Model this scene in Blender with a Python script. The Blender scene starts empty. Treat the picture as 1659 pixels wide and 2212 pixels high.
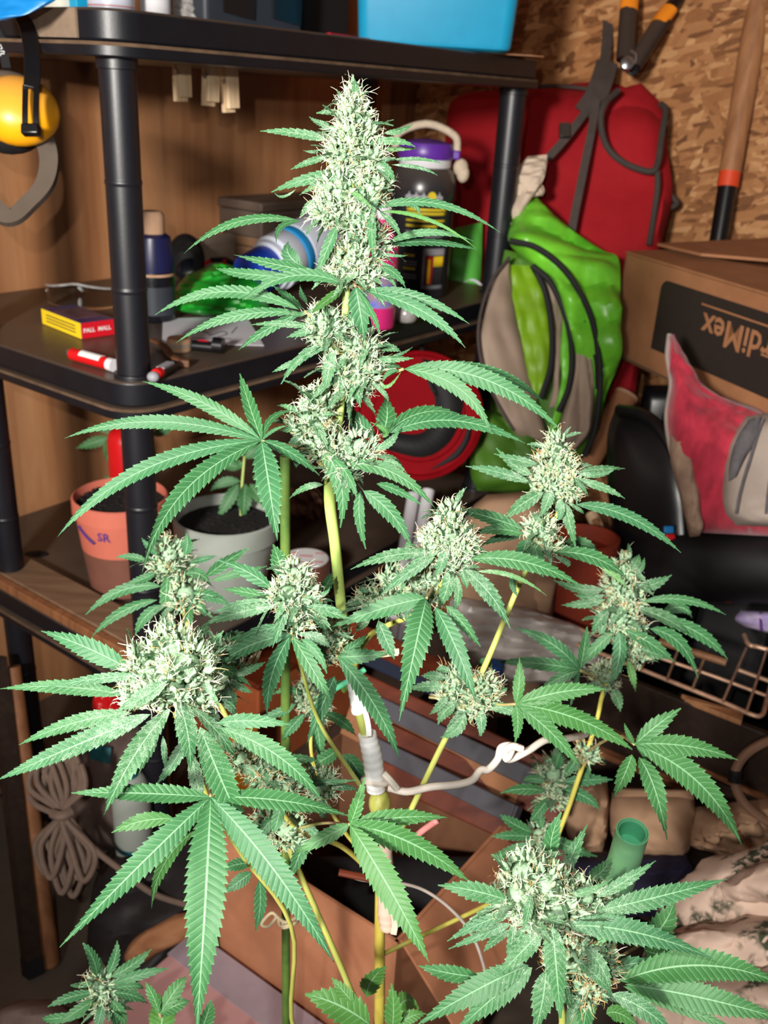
import bpy, math, random
import numpy as np
from mathutils import Vector, Matrix

random.seed(11)
rng = np.random.default_rng(7)
SC = bpy.context.scene
COL = SC.collection

# ------------------------------------------------------------------ camera
CAM = np.array([0.0, 0.0, 1.40])
FPX, CX, CY = 2050.0, 829.5, 1106.0
_n = np.array([562 - CX, 5735 - CY, FPX]); _n /= np.linalg.norm(_n)
_up = -_n
_fw = np.array([0, 0, 1.0]); _Y = _fw - _fw.dot(_up) * _up; _Y /= np.linalg.norm(_Y)
_X = np.cross(_Y, _up)
def c2w(v): return np.array([np.dot(v, _X), np.dot(v, _Y), np.dot(v, _up)])
RIGHT, DOWN, FWD = c2w([1, 0, 0]), c2w([0, 1, 0]), c2w([0, 0, 1])
cd = bpy.data.cameras.new('camera'); cam = bpy.data.objects.new('camera', cd); COL.objects.link(cam)
m = Matrix.Identity(4)
for i in range(3):
    m[i][0] = RIGHT[i]; m[i][1] = -DOWN[i]; m[i][2] = -FWD[i]; m[i][3] = CAM[i]
cam.matrix_world = m
cd.sensor_fit = 'VERTICAL'; cd.sensor_height = 36.0; cd.lens = FPX / 2212 * 36
cd.clip_start = 0.02
cd.dof.use_dof = True; cd.dof.focus_distance = 0.60; cd.dof.aperture_fstop = 12.0
SC.camera = cam

# ------------------------------------------------------------------ light
w = bpy.data.worlds.new('world'); SC.world = w; w.use_nodes = True
w.node_tree.nodes['Background'].inputs[0].default_value = (0.75, 0.85, 1.0, 1)
w.node_tree.nodes['Background'].inputs[1].default_value = 0.10
def light(name, kind, loc, energy, color, size=0.1, aim=None):
    ld = bpy.data.lights.new(name, kind); ld.energy = energy; ld.color = color
    if kind == 'AREA': ld.shape = 'DISK'; ld.size = size
    else: ld.shadow_soft_size = size
    o = bpy.data.objects.new(name, ld); COL.objects.link(o); o.location = loc
    if aim is not None:
        o.rotation_euler = (Vector(aim) - Vector(loc)).to_track_quat('-Z', 'Y').to_euler()
    return o
# the hand-held lamp / flash a little to the upper left of the lens
light('flash', 'POINT', (-0.07, -0.04, 1.49), 13.0, (1.0, 0.97, 0.90), 0.006)
# added fill lamp, unseen behind the camera, to brighten the background
fill = light('fill_lamp', 'SPOT', (-0.62, -0.85, 1.66), 250.0, (1.0, 0.95, 0.88), 0.11, (0.22, 1.75, 1.22))
fill.data.spot_size = math.radians(74); fill.data.spot_blend = 1.0
vs = SC.view_settings
vs.view_transform = 'Standard'; vs.look = 'None'; vs.gamma = 1.0; vs.use_curve_mapping = False
vs.exposure = 0.45

# ------------------------------------------------------------------ geometry helpers
def D(px, py, d):
    return CAM + d * ((px - CX) / FPX * RIGHT + (py - CY) / FPX * DOWN + FWD)
def Z(px, py, z):
    r = (px - CX) / FPX * RIGHT + (py - CY) / FPX * DOWN + FWD
    return CAM + r * ((z - CAM[2]) / r[2])
def PL(px, py, p0, n):
    r = (px - CX) / FPX * RIGHT + (py - CY) / FPX * DOWN + FWD
    return CAM + r * (np.dot(np.array(p0) - CAM, n) / np.dot(r, n))
U3 = np.array([math.sin(math.radians(36)), math.cos(math.radians(36)), 0])   # along the shelf front
V3 = np.array([-math.cos(math.radians(36)), math.sin(math.radians(36)), 0])  # towards the plywood wall
C0 = np.array([-0.335, 1.194, 0])
Z3 = np.array([0, 0, 1.0])
def R(s, t, z): return C0 + s * U3 + t * V3 + np.array([0, 0, z])
def nz(a):
    a = np.asarray(a, float); return a / (np.linalg.norm(a) + 1e-12)

class MB:
    def __init__(s): s.v = []; s.f = []; s.uv = None; s.n = 0; s.attr = {}
    def add(s, v, f):
        o = s.n; s.v.append(np.asarray(v, float).reshape(-1, 3)); s.n += len(s.v[-1])
        s.f += [tuple(int(i) + o for i in q) for q in f]
        return s
    def box(s, c, sx, sy, sz, X=(1, 0, 0), Y=(0, 1, 0), Zv=(0, 0, 1)):
        c = np.asarray(c, float); X, Y, Zv = np.asarray(X), np.asarray(Y), np.asarray(Zv)
        vs_ = [c + X * sx / 2 * a + Y * sy / 2 * b + Zv * sz / 2 * d for d in (-1, 1) for b in (-1, 1) for a in (-1, 1)]
        return s.add(vs_, [(0, 2, 3, 1), (4, 5, 7, 6), (0, 1, 5, 4), (2, 6, 7, 3), (0, 4, 6, 2), (1, 3, 7, 5)])
    def prism(s, pts, off):
        """polygon pts (n,3) extruded by vector off"""
        pts = np.asarray(pts, float); n = len(pts); off = np.asarray(off, float)
        v = np.vstack([pts, pts + off])
        f = [tuple(range(n))[::-1], tuple(range(n, 2 * n))] + [(i, (i + 1) % n, n + (i + 1) % n, n + i) for i in range(n)]
        return s.add(v, f)
    def tube(s, pts, r, seg=10, cap=True, flat=1.0, up=None):
        pts = np.asarray(pts, float); n = len(pts)
        r = np.full(n, r) if np.isscalar(r) else np.asarray(r, float)
        t = np.gradient(pts, axis=0); t /= np.linalg.norm(t, axis=1)[:, None] + 1e-12
        a = np.array([0, 0, 1.0]) if up is None else np.asarray(up, float)
        if abs(np.dot(a, t[0])) > .9 and up is None: a = np.array([1.0, 0, 0])
        nn = a - np.dot(a, t[0]) * t[0]; nn /= np.linalg.norm(nn)
        vs_ = []
        for i in range(n):
            nn = nn - np.dot(nn, t[i]) * t[i]; nn /= np.linalg.norm(nn) + 1e-12
            b = np.cross(t[i], nn)
            for k in range(seg):
                th = 2 * math.pi * k / seg
                vs_.append(pts[i] + r[i] * (math.cos(th) * nn * flat + math.sin(th) * b))
        f = [(i * seg + k, i * seg + (k + 1) % seg, (i + 1) * seg + (k + 1) % seg, (i + 1) * seg + k) for i in range(n - 1) for k in range(seg)]
        if cap: f += [tuple(range(seg))[::-1], tuple(range((n - 1) * seg, n * seg))]
        return s.add(vs_, f)
    def lathe(s, prof, o, ax=(0, 0, 1), seg=24, cap0=True, cap1=True, a0=0.0, a1=2 * math.pi):
        o = np.asarray(o, float); ax = nz(ax)
        e = np.array([1.0, 0, 0]) if abs(ax[0]) < .9 else np.array([0, 1.0, 0])
        e1 = nz(e - np.dot(e, ax) * ax); e2 = np.cross(ax, e1)
        full = abs(a1 - a0 - 2 * math.pi) < 1e-6; m_ = seg if full else seg + 1
        vs_ = [o + ax * z + r * (math.cos(a0 + (a1 - a0) * k / seg) * e1 + math.sin(a0 + (a1 - a0) * k / seg) * e2) for r, z in prof for k in range(m_)]
        n = len(prof); f = []
        for i in range(n - 1):
            for k in range(seg):
                k2 = (k + 1) % m_ if full else k + 1
                f.append((i * m_ + k, i * m_ + k2, (i + 1) * m_ + k2, (i + 1) * m_ + k))
        if full and cap0: f.append(tuple(range(m_))[::-1])
        if full and cap1: f.append(tuple(range((n - 1) * m_, n * m_)))
        return s.add(vs_, f)
    def grid(s, P):
        """P (a,b,3) grid of points"""
        P = np.asarray(P, float); a, b = P.shape[:2]
        return s.add(P.reshape(-1, 3), [(i * b + j, i * b + j + 1, (i + 1) * b + j + 1, (i + 1) * b + j) for i in range(a - 1) for j in range(b - 1)])
    def ell(s, c, rad, X=(1, 0, 0), Y=(0, 1, 0), Zv=(0, 0, 1), seg=16, ring=10):
        c = np.asarray(c, float); vs_ = []; X, Y, Zv = np.asarray(X, float), np.asarray(Y, float), np.asarray(Zv, float)
        for i in range(ring + 1):
            ph = math.pi * i / ring
            for k in range(seg):
                th = 2 * math.pi * k / seg
                vs_.append(c + rad[0] * math.sin(ph) * math.cos(th) * X + rad[1] * math.sin(ph) * math.sin(th) * Y + rad[2] * math.cos(ph) * Zv)
        return s.add(vs_, [(i * seg + k, (i + 1) * seg + k, (i + 1) * seg + (k + 1) % seg, i * seg + (k + 1) % seg) for i in range(ring) for k in range(seg)])

def smooth(pts, n=40, closed=False):
    p = np.asarray(pts, float)
    q = np.vstack([p[-1], p, p[0], p[1]]) if closed else np.vstack([2 * p[0] - p[1], p, 2 * p[-1] - p[-2]])
    k = len(p) if closed else len(p) - 1
    out = []
    for x in np.linspace(0, k, n, endpoint=not closed):
        i = min(int(x), k - 1); t = x - i
        a, b, c, d = q[i], q[i + 1], q[i + 2], q[i + 3]
        out.append(.5 * (2 * b + (c - a) * t + (2 * a - 5 * b + 4 * c - d) * t * t + (3 * b - a - 3 * c + d) * t ** 3))
    return np.array(out)

def build(name, mb, mat_, parent=None, bev=0, sub=0, solid=0, ang=38, flat=False, loc=None):
    """one mesh object; vertices are given in world space"""
    v = np.vstack(mb.v) if mb.v else np.zeros((0, 3))
    if parent is not None:
        top = parent
        while top.parent: top = top.parent
        org = np.array(top.location)
    else:
        org = np.array(loc) if loc is not None else np.array([(v[:, 0].min() + v[:, 0].max()) / 2, (v[:, 1].min() + v[:, 1].max()) / 2, v[:, 2].min()])
    me = bpy.data.meshes.new(name)
    me.from_pydata((v - org).tolist(), [], mb.f); me.validate(); me.update()
    if not flat:
        me.polygons.foreach_set('use_smooth', [True] * len(me.polygons))
        me.set_sharp_from_angle(angle=math.radians(ang))
    for mm in (mat_ if isinstance(mat_, (list, tuple)) else [mat_]): me.materials.append(mm)
    o = bpy.data.objects.new(name, me); COL.objects.link(o)
    if parent is not None: o.parent = parent
    else: o.location = org
    if solid:
        md = o.modifiers.new('solid', 'SOLIDIFY'); md.thickness = solid; md.offset = 0
    if bev:
        md = o.modifiers.new('bevel', 'BEVEL'); md.width = bev; md.segments = 3; md.limit_method = 'ANGLE'; md.angle_limit = math.radians(35)
        for p in me.polygons: pass
    if sub:
        md = o.modifiers.new('sub', 'SUBSURF'); md.levels = sub; md.render_levels = sub
    return o
def tag(o, label, cat, group=None, kind=None):
    o['label'] = label; o['category'] = cat
    if group: o['group'] = group
    if kind: o['kind'] = kind
    return o
def thing(name, label, cat, loc, group=None):
    o = bpy.data.objects.new(name, None); COL.objects.link(o); o.location = tuple(float(x) for x in loc)
    o.empty_display_size = .02
    return tag(o, label, cat, group)
def struct(o): o['kind'] = 'structure'; return o

def text_mb(body, origin, X, Y, size, depth=.0006, bend=None, align='CENTER'):
    """lettering as flat extruded mesh: origin centre, X right, Y up"""
    cu = bpy.data.curves.new('lettering', 'FONT'); cu.body = body; cu.size = 1.0; cu.align_x = align; cu.align_y = 'CENTER'
    cu.resolution_u = 2; cu.offset = .018
    to = bpy.data.objects.new('lettering', cu); COL.objects.link(to)
    dg = bpy.context.evaluated_depsgraph_get(); me = bpy.data.meshes.new_from_object(to.evaluated_get(dg))
    bpy.data.objects.remove(to); bpy.data.curves.remove(cu)
    mb = MB()
    co = np.array([v.co[:] for v in me.vertices]) * size
    co[:, 0] -= co[:, 0].max() if align == 'RIGHT' else (co[:, 0].max() + co[:, 0].min()) / 2
    if bend:
        c, ax, e, r = bend      # cylinder: centre, axis, direction that faces out, radius
        t = np.cross(ax, e)
        v = np.array([np.asarray(c) + ax * p[1] + r * (math.cos(p[0] / r) * e + math.sin(p[0] / r) * t) for p in co])
    else:
        X, Y = np.asarray(X, float), np.asarray(Y, float); N = nz(np.cross(X, Y))
        v = np.asarray(origin) + co[:, :1] * X + co[:, 1:2] * Y + N * depth
    mb.add(v, [tuple(p.vertices) for p in me.polygons]); bpy.data.meshes.remove(me)
    return mb

# ------------------------------------------------------------------ materials
def lin(c):
    return tuple(((x / 255 + .055) / 1.055) ** 2.4 if x / 255 > .04045 else x / 255 / 12.92 for x in c)
class NT:
    def __init__(s, name):
        s.m = bpy.data.materials.new(name); s.m.use_nodes = True; s.t = s.m.node_tree
        s.p = s.t.nodes['Principled BSDF']
    def n(s, typ, **kw):
        nd = s.t.nodes.new(typ)
        for k, v in kw.items():
            if k.startswith('i_'):
                key = k[2:]; key = int(key) if key.isdigit() else key.replace('_', ' ')
                nd.inputs[key].default_value = v
            else: setattr(nd, k, v)
        return nd
    def l(s, a, b): s.t.links.new(a, b)
    def coord(s, scale=(1, 1, 1), rot=(0, 0, 0), gen='Object'):
        tc = s.n('ShaderNodeTexCoord'); mp = s.n('ShaderNodeMapping')
        mp.inputs['Scale'].default_value = scale; mp.inputs['Rotation'].default_value = rot
        s.l(tc.outputs[gen], mp.inputs['Vector']); return mp.outputs[0]
    def noise(s, vec, scale, detail=4, rough=.5, dist=0):
        nd = s.n('ShaderNodeTexNoise'); nd.inputs['Scale'].default_value = scale; nd.inputs['Detail'].default_value = detail
        nd.inputs['Roughness'].default_value = rough; nd.inputs['Distortion'].default_value = dist
        s.l(vec, nd.inputs['Vector']); return nd.outputs['Fac']
    def ramp(s, fac, stops):
        nd = s.n('ShaderNodeValToRGB'); e = nd.color_ramp.elements
        while len(e) < len(stops): e.new(.5)
        for el, (p, c) in zip(e, stops): el.position = p; el.color = (*c, 1) if len(c) == 3 else c
        s.l(fac, nd.inputs[0]); return nd.outputs[0]
    def mix(s, fac, a, b, typ='MIX'):
        nd = s.n('ShaderNodeMix', data_type='RGBA', blend_type=typ)
        for val, sock in ((fac, 0), (a, 6), (b, 7)):
            if hasattr(val, 'links'): s.l(val, nd.inputs[sock])
            else: nd.inputs[sock].default_value = val if sock == 0 else ((*val, 1) if len(val) == 3 else val)
        return nd.outputs[2]
    def math(s, op, a, b=None, c=None):
        nd = s.n('ShaderNodeMath', operation=op)
        for i, val in enumerate((a, b, c)):
            if val is None: continue
            if hasattr(val, 'links'): s.l(val, nd.inputs[i])
            else: nd.inputs[i].default_value = val
        return nd.outputs[0]
    def bump(s, h, strength=.3, dist=.002):
        b = s.n('ShaderNodeBump'); b.inputs['Strength'].default_value = strength; b.inputs['Distance'].default_value = dist
        s.l(h, b.inputs['Height']); s.l(b.outputs[0], s.p.inputs['Normal'])
    def base(s, c): s.l(c, s.p.inputs['Base Color'])
    def set(s, rough=.5, metal=0, spec=.5, **kw):
        s.p.inputs['Roughness'].default_value = rough; s.p.inputs['Metallic'].default_value = metal
        s.p.inputs['Specular IOR Level'].default_value = spec
        for k, v in kw.items(): s.p.inputs[k.replace('_', ' ')].default_value = v
        return s.m
MATS = {}
def mat(name, c, rough=.5, var=.18, scale=25, metal=0, spec=.4, bump=.0, bscale=None, dust=0, dustc=(.22, .17, .13), stretch=(1, 1, 1), c2=None, **kw):
    """plain surface: colour with soft noise variation, optional settled dust and fine relief (sRGB 0-255 colour)"""
    if name in MATS: return MATS[name]
    t = NT(name); v = t.coord(stretch); c = lin(c)
    f = t.noise(v, scale, 5, .6)
    lo = tuple(x * (1 - var) for x in c); hi = tuple(min(1, x * (1 + var)) for x in (lin(c2) if c2 else c))
    col = t.ramp(f, [(.3, lo), (.7, hi)])
    if dust:
        g = t.n('ShaderNodeNewGeometry'); sp = t.n('ShaderNodeSeparateXYZ'); t.l(g.outputs['Normal'], sp.inputs[0])
        up = t.math('MULTIPLY', t.math('MAXIMUM', sp.outputs[2], .0), dust)
        dn = t.math('MULTIPLY', up, t.math('ADD', t.noise(t.coord(), 9, 6, .65), .35))
        col = t.mix(dn, col, dustc)
    t.base(col)
    if bump: t.bump(t.noise(v, bscale or scale * 4, 6, .6), bump, .002)
    MATS[name] = t.set(rough, metal, spec, **kw); return MATS[name]
def wood(name, c1, c2, c3, axis=(40, 40, 2.5), rough=.6, knots=True, grain=1.0):
    t = NT(name); v = t.coord(axis)
    f = t.noise(v, 1.0, 8, .62, 1.2)
    f2 = t.noise(t.coord((axis[0] * .12, axis[1] * .12, axis[2] * .4)), 1.5, 3, .5, .6)
    col = t.mix(t.math('MULTIPLY', f2, 1.0), t.ramp(f, [(.25, lin(c1)), (.5, lin(c2)), (.75, lin(c3))]), lin(c2))
    wv = t.n('ShaderNodeTexNoise'); wv.inputs['Scale'].default_value = 4.0; wv.inputs['Detail'].default_value = 6
    t.l(t.coord((axis[0] * .5, axis[1] * .5, axis[2] * .25)), wv.inputs['Vector'])
    col = t.mix(t.ramp(wv.outputs['Fac'], [(.45, (0, 0, 0)), (.75, (.7, .7, .7))]), col, lin(c1))
    if knots:
        vo = t.n('ShaderNodeTexVoronoi'); vo.inputs['Scale'].default_value = 2.6; vo.inputs['Randomness'].default_value = 1
        t.l(t.coord((1.6, 1.6, .9)), vo.inputs['Vector'])
        col = t.mix(t.ramp(vo.outputs['Distance'], [(.0, (.85, .85, .85)), (.055, (.7, .7, .7)), (.09, (0, 0, 0))]), col, tuple(x * .45 for x in lin(c1)))
    t.base(col); t.bump(f, .15 * grain, .002)
    MATS[name] = t.set(rough, 0, .3); return MATS[name]
def glass(name, c=(1, 1, 1), rough=.03):
    t = NT(name); f = t.noise(t.coord(), 30)
    t.base(t.ramp(f, [(0, tuple(x * .96 for x in c)), (1, c)]))
    MATS[name] = t.set(rough, 0, .5, Transmission_Weight=1.0, IOR=1.35); return MATS[name]
# ------------------------------------------------------------------ the shed itself
wood('plywood', (124, 74, 44), (188, 132, 90), (214, 166, 122), (9, 9, .9), .55)
wood('board_brown', (92, 56, 34), (140, 92, 60), (170, 120, 84), (30, 30, 4), .6, False)
wood('board_red', (66, 24, 10), (100, 40, 18), (120, 54, 26), (10, 40, 40), .5, False)
wood('board_dark', (30, 20, 15), (46, 32, 25), (66, 48, 38), (12, 40, 40), .6, False)
wood('handle_wood', (120, 78, 50), (160, 112, 76), (182, 136, 98), (30, 30, 3), .5, False)
wood('pale_wood', (214, 176, 132), (236, 206, 166), (246, 222, 190), (80, 80, 8), .6, False)
def osb_mat():
    t = NT('osb'); cols = None
    for i, (rz, sc) in enumerate(((.35, (84, 84, 22)), (1.15, (100, 100, 26)), (-.6, (80, 80, 24)), (2.2, (120, 120, 32)))):
        v = t.coord((1, 1, 1), (0, 0, 0))
        mp = t.n('ShaderNodeMapping'); mp.inputs['Rotation'].default_value = (rz * .9, rz * .4, 0); t.l(v, mp.inputs['Vector'])
        mp2 = t.n('ShaderNodeMapping'); mp2.inputs['Scale'].default_value = sc; t.l(mp.outputs[0], mp2.inputs['Vector'])
        ns = t.n('ShaderNodeTexNoise'); ns.inputs['Scale'].default_value = 2.0; t.l(mp2.outputs[0], ns.inputs['Vector'])
        ad = t.n('ShaderNodeMix', data_type='RGBA'); ad.inputs[0].default_value = .18; t.l(mp2.outputs[0], ad.inputs[6]); t.l(ns.outputs['Color'], ad.inputs[7])
        vo = t.n('ShaderNodeTexVoronoi'); vo.inputs['Scale'].default_value = 1.0; t.l(ad.outputs[2], vo.inputs['Vector'])
        sp = t.n('ShaderNodeSeparateXYZ'); t.l(vo.outputs['Color'], sp.inputs[0])
        gr = t.noise(mp2.outputs[0], 3.5, 5, .7)
        c = t.ramp(t.math('ADD', t.math('MULTIPLY', sp.outputs[0], .75), t.math('MULTIPLY', gr, .3)), [(.1, lin((92, 54, 28))), (.4, lin((146, 96, 56))), (.75, lin((172, 122, 78))), (1, lin((204, 160, 112)))])
        if cols is None: cols = c; h = sp.outputs[0]
        else:
            msk = t.ramp(sp.outputs[1], [(.5, (0, 0, 0)), (.56, (1, 1, 1))])
            cols = t.mix(msk, cols, c); h = t.math('ADD', h, t.math('MULTIPLY', sp.outputs[2], .6))
    t.base(cols); t.bump(h, .5, .003); MATS['osb'] = t.set(.6, 0, .25); return MATS['osb']
osb_mat()
mat('dust_line', (96, 76, 60), .95, .35, 30, spec=.1)
mat('floor', (62, 50, 42), .9, .35, 8, bump=.5, bscale=60, dust=.4)
mat('black_plastic', (20, 20, 25), .38, .15, 30, spec=.4, dust=.6, dustc=lin((108, 90, 76)), bump=.05, bscale=400)
mat('black_post', (22, 22, 28), .40, .12, 30, spec=.55, bump=.04, bscale=300)
mat('black_matte', (20, 19, 21), .7, .2, 30)
mat('black_gloss', (16, 15, 17), .3, .2, 20, spec=.5)
mat('card', (150, 100, 66), .75, .08, 14, c2=(158, 108, 74), bump=.05, bscale=80)
mat('card_inside', (128, 108, 90), .8, .08, 14)
mat('card_edge', (176, 140, 112), .8, .1, 60)
mat('white_plastic', (214, 212, 216), .4, .05, 20)
mat('red_plastic', (200, 22, 26), .35, .1, 20)
mat('grey_print', (40, 30, 26), .7, .1, 30)
M = MATS

zc = 2.45
fl = MB().box((0, 1.2, -.03), 6, 6, .06); struct(build('floor', fl, M['floor']))
wb = MB(); c_ = R(-.9, .575 + .012, zc / 2); wb.box(c_, 4.47, .024, zc, U3, V3, Z3); struct(build('wall_back', wb, M['plywood']))
CR = R(1.335, .575, 0)
wr = MB(); wr.box(CR + U3 * .012 - V3 * 1.6 + Z3 * zc / 2, .024, 3.2 + .024, zc, U3, V3, Z3); struct(build('wall_right', wr, M['osb']))
ce = MB().box((0, 1.2, zc + .03), 6, 6, .06); struct(build('ceiling', ce, M['board_brown']))
st = MB().box(R(1.335 - .0225, .575 - .0225, zc / 2), .045, .045, zc, U3, V3, Z3); struct(build('trim_1', st, M['board_brown']))

# ------------------------------------------------------------------ shelving unit
SH = thing('storage_shelf', 'black plastic storage shelf with round posts along the plywood wall', 'shelf', R(.45, .2, 0))
LV = [.15, .573, .996, 1.419]
def rrect(s0, s1, t0, t1, r, z, n=6):
    out = []
    for (cs, ct, a) in ((s1 - r, t1 - r, 0), (s0 + r, t1 - r, 90), (s0 + r, t0 + r, 180), (s1 - r, t0 + r, 270)):
        for k in range(n + 1):
            th = math.radians(a + 90 * k / n); out.append(R(cs + r * math.cos(th), ct + r * math.sin(th), z))
    return out
for z in LV:
    b = MB().prism(rrect(-.036, .945, -.036, .555, .045, z + .016), Z3 * .033)
    build('shelf_board', b, M['black_plastic'], SH, bev=.003)
    build('shelf_lip', MB().prism(rrect(-.043, .952, -.043, .562, .052, z), Z3 * .0155), M['black_plastic'], SH, bev=.002)
    build('dust_line', MB().prism(rrect(-.0436, .9526, -.0436, .5626, .0526, z + .0115), Z3 * .0036), M['dust_line'], SH)
for i, (z0, z1) in enumerate(((0, LV[0]), (LV[0] + .049, LV[1]), (LV[1] + .049, LV[2]), (LV[2] + .049, LV[3]))):
    for s_, t_ in ((0, 0), (0, .35), (.9, 0), (.9, .35)):
        h = z1 - z0; r = .0215 if s_ == 0 else .0245
        pr = [(r * 1.2, 0), (r * 1.2, .004), (r * 1.19, .005), (r, .006), (r, .0075)]
        for q in (.30, .64): pr += [(r, h * q - .004), (r, h * q - .003), (r * 1.035, h * q - .002), (r * 1.035, h * q + .002), (r, h * q + .003), (r, h * q + .004)]
        pr += [(r, h - .013), (r, h - .012), (r * 1.1, h - .011), (r * 1.1, h)]
        build('post', MB().lathe(pr, R(s_, t_, z0), seg=28), M['black_post'], SH)
mat('dust_film', (128, 108, 90), .9, .2, 40)
build('dust_film', MB().box(R(-.0375, .068, 1.452), .003, .10, .030, U3, V3, Z3), M['dust_film'], SH)

# soft closed shapes: outline given row by row (left point, right point, depth)
def crumple(P, amp, fr, seed):
    r = np.random.default_rng(seed); out = np.zeros(len(P))
    for k in range(7):
        kv = r.normal(size=3) * fr * (1 + .6 * k); out += np.abs(np.sin(P @ kv + r.uniform(0, 6))) * amp / (1 + .45 * k)
    return out - out.mean()
def pillow(rows, bulge=.04, back=.03, amp=0, fr=30, seed=1, nc=18, nr=26, edge=.5):
    rows = np.array(rows, float)            # xl, yl, xr, yr, dl, dr
    q = np.stack([smooth(np.stack([rows[:, i], rows[:, i] * 0, rows[:, i] * 0], 1), nr)[:, 0] for i in range(6)], 1)
    F, B = [], []
    for i in range(nr):
        xl, yl, xr, yr, dl, dr = q[i]; rp = max(0, 1 - abs(2 * i / (nr - 1) - 1) ** 4) ** edge
        fr_, br_ = [], []
        for j in range(nc):
            c = j / (nc - 1); cp = max(0, 1 - abs(2 * c - 1) ** 3) ** edge
            x, y, d = xl + (xr - xl) * c, yl + (yr - yl) * c, dl + (dr - dl) * c
            fr_.append(D(x, y, d - bulge * rp * cp)); br_.append(D(x, y, d + 1e-4 + back * rp * cp))
        F.append(fr_); B.append(br_)
    F, B = np.array(F), np.array(B)
    if amp:
        e = np.ones((nr, nc)); e[0] = e[-1] = .2; e[:, 0] = e[:, -1] = .2
        F = F - (crumple(F.reshape(-1, 3), amp, fr, seed).reshape(nr, nc) * e)[:, :, None] * FWD
    mb = MB(); mb.grid(F); mb.grid(B[:, ::-1])
    # close the rim
    n0 = nr * nc; id_f = lambda i, j: i * nc + j; id_b = lambda i, j: n0 + i * nc + (nc - 1 - j)
    rim = [(0, j) for j in range(nc)] + [(i, nc - 1) for i in range(1, nr)] + [(nr - 1, j) for j in range(nc - 2, -1, -1)] + [(i, 0) for i in range(nr - 2, 0, -1)]
    for a, b in zip(rim, rim[1:] + rim[:1]): mb.f.append((id_f(*b), id_f(*a), id_b(*a), id_b(*b)))
    return mb
def px_tube(pts, r, n=30, seg=8, **kw):
    return MB().tube(smooth([D(*p) for p in pts], n), r, seg, **kw)
def px_ribbon(pts, wd, th, n=30, tilt=None):
    """flat strap through px points, seen broadside"""
    P = smooth([D(*p) for p in pts], n); mb = MB(); T = np.gradient(P, axis=0); rows = []
    for p, t in zip(P, T):
        t = nz(t); v = nz(CAM - p) if tilt is None else np.asarray(tilt); s = nz(np.cross(t, v)); v = np.cross(s, t)
        rows.append([p - s * wd / 2 - v * th / 2, p + s * wd / 2 - v * th / 2, p + s * wd / 2 + v * th / 2, p - s * wd / 2 + v * th / 2])
    rows = np.array(rows); n = len(rows)
    mb.add(rows.reshape(-1, 3), [(i * 4 + k, i * 4 + (k + 1) % 4, (i + 1) * 4 + (k + 1) % 4, (i + 1) * 4 + k) for i in range(n - 1) for k in range(4)] + [(3, 2, 1, 0), (n * 4 - 4, n * 4 - 3, n * 4 - 2, n * 4 - 1)])
    return mb
def at_floor(px, py, d, z): # point at given pixel/depth, height replaced
    p = D(px, py, d); return np.array([p[0], p[1], z])
# ------------------------------------------------------------------ the cannabis plant
def leaf_mat():
    t = NT('leaf'); uv = t.n('ShaderNodeUVMap'); sp = t.n('ShaderNodeSeparateXYZ'); t.l(uv.outputs[0], sp.inputs[0])
    fr = t.n('ShaderNodeAttribute', attribute_name='frost'); oi = t.n('ShaderNodeObjectInfo')
    yl = t.n('ShaderNodeAttribute', attribute_name='yellow')
    s_ = t.math('ABSOLUTE', t.math('SUBTRACT', t.math('MULTIPLY', sp.outputs[0], 2.0), 1.0))
    q = t.math('FRACT', t.math('ADD', t.math('SUBTRACT', sp.outputs[1], t.math('MULTIPLY', s_, 1.5)), 9.93))
    d = t.math('ABSOLUTE', t.math('SUBTRACT', q, .5))
    vein = t.math('MULTIPLY', t.math('SUBTRACT', 1.0, t.math('SMOOTH_MIN', t.math('DIVIDE', d, .085), 1.0, .1)), t.math('SUBTRACT', 1.0, t.math('MULTIPLY', s_, .35)))
    mid = t.math('SUBTRACT', 1.0, t.math('SMOOTH_MIN', t.math('DIVIDE', s_, .085), 1.0, .1))
    lines = t.math('MAXIMUM', t.math('MULTIPLY', vein, .62), mid)
    lines = t.math('MAXIMUM', lines, 0.0)
    v = t.coord(); nz_ = t.noise(v, 60, 4, .6)
    g = t.ramp(nz_, [(.3, (.026, .108, .044)), (.7, (.043, .152, .062))])
    g2 = t.mix(t.math('MULTIPLY', oi.outputs['Random'], .6), g, (.033, .134, .032))
    g3 = t.mix(yl.outputs['Fac'], g2, (.085, .23, .022))
    col = t.mix(t.math('MULTIPLY', lines, .85), g3, (.27, .50, .28))
    fn = t.noise(v, 2600, 1, .7); fn2 = t.noise(v, 260, 3, .6)
    fm = t.math('MULTIPLY', t.math('ADD', fn, t.math('MULTIPLY', fn2, .5)), 1.0)
    thr = t.math('SUBTRACT', 1.02, t.math('MULTIPLY', fr.outputs['Fac'], .36))
    fz = t.math('MULTIPLY', t.math('SUBTRACT', fm, thr), 4.5); fz.node.use_clamp = True
    col = t.mix(t.math('MULTIPLY', fz, .60), col, (.54, .68, .52))
    t.base(col)
    h = t.math('SUBTRACT', t.math('MULTIPLY', fz, .5), t.math('MULTIPLY', lines, .6))
    h = t.math('ADD', h, t.math('MULTIPLY', t.math('COSINE', t.math('MULTIPLY', t.math('SUBTRACT', q, .5), 6.283)), -.14))
    t.bump(h, .45, .0009)
    return t.set(.5, 0, .3)
M_LEAF = leaf_mat()
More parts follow.
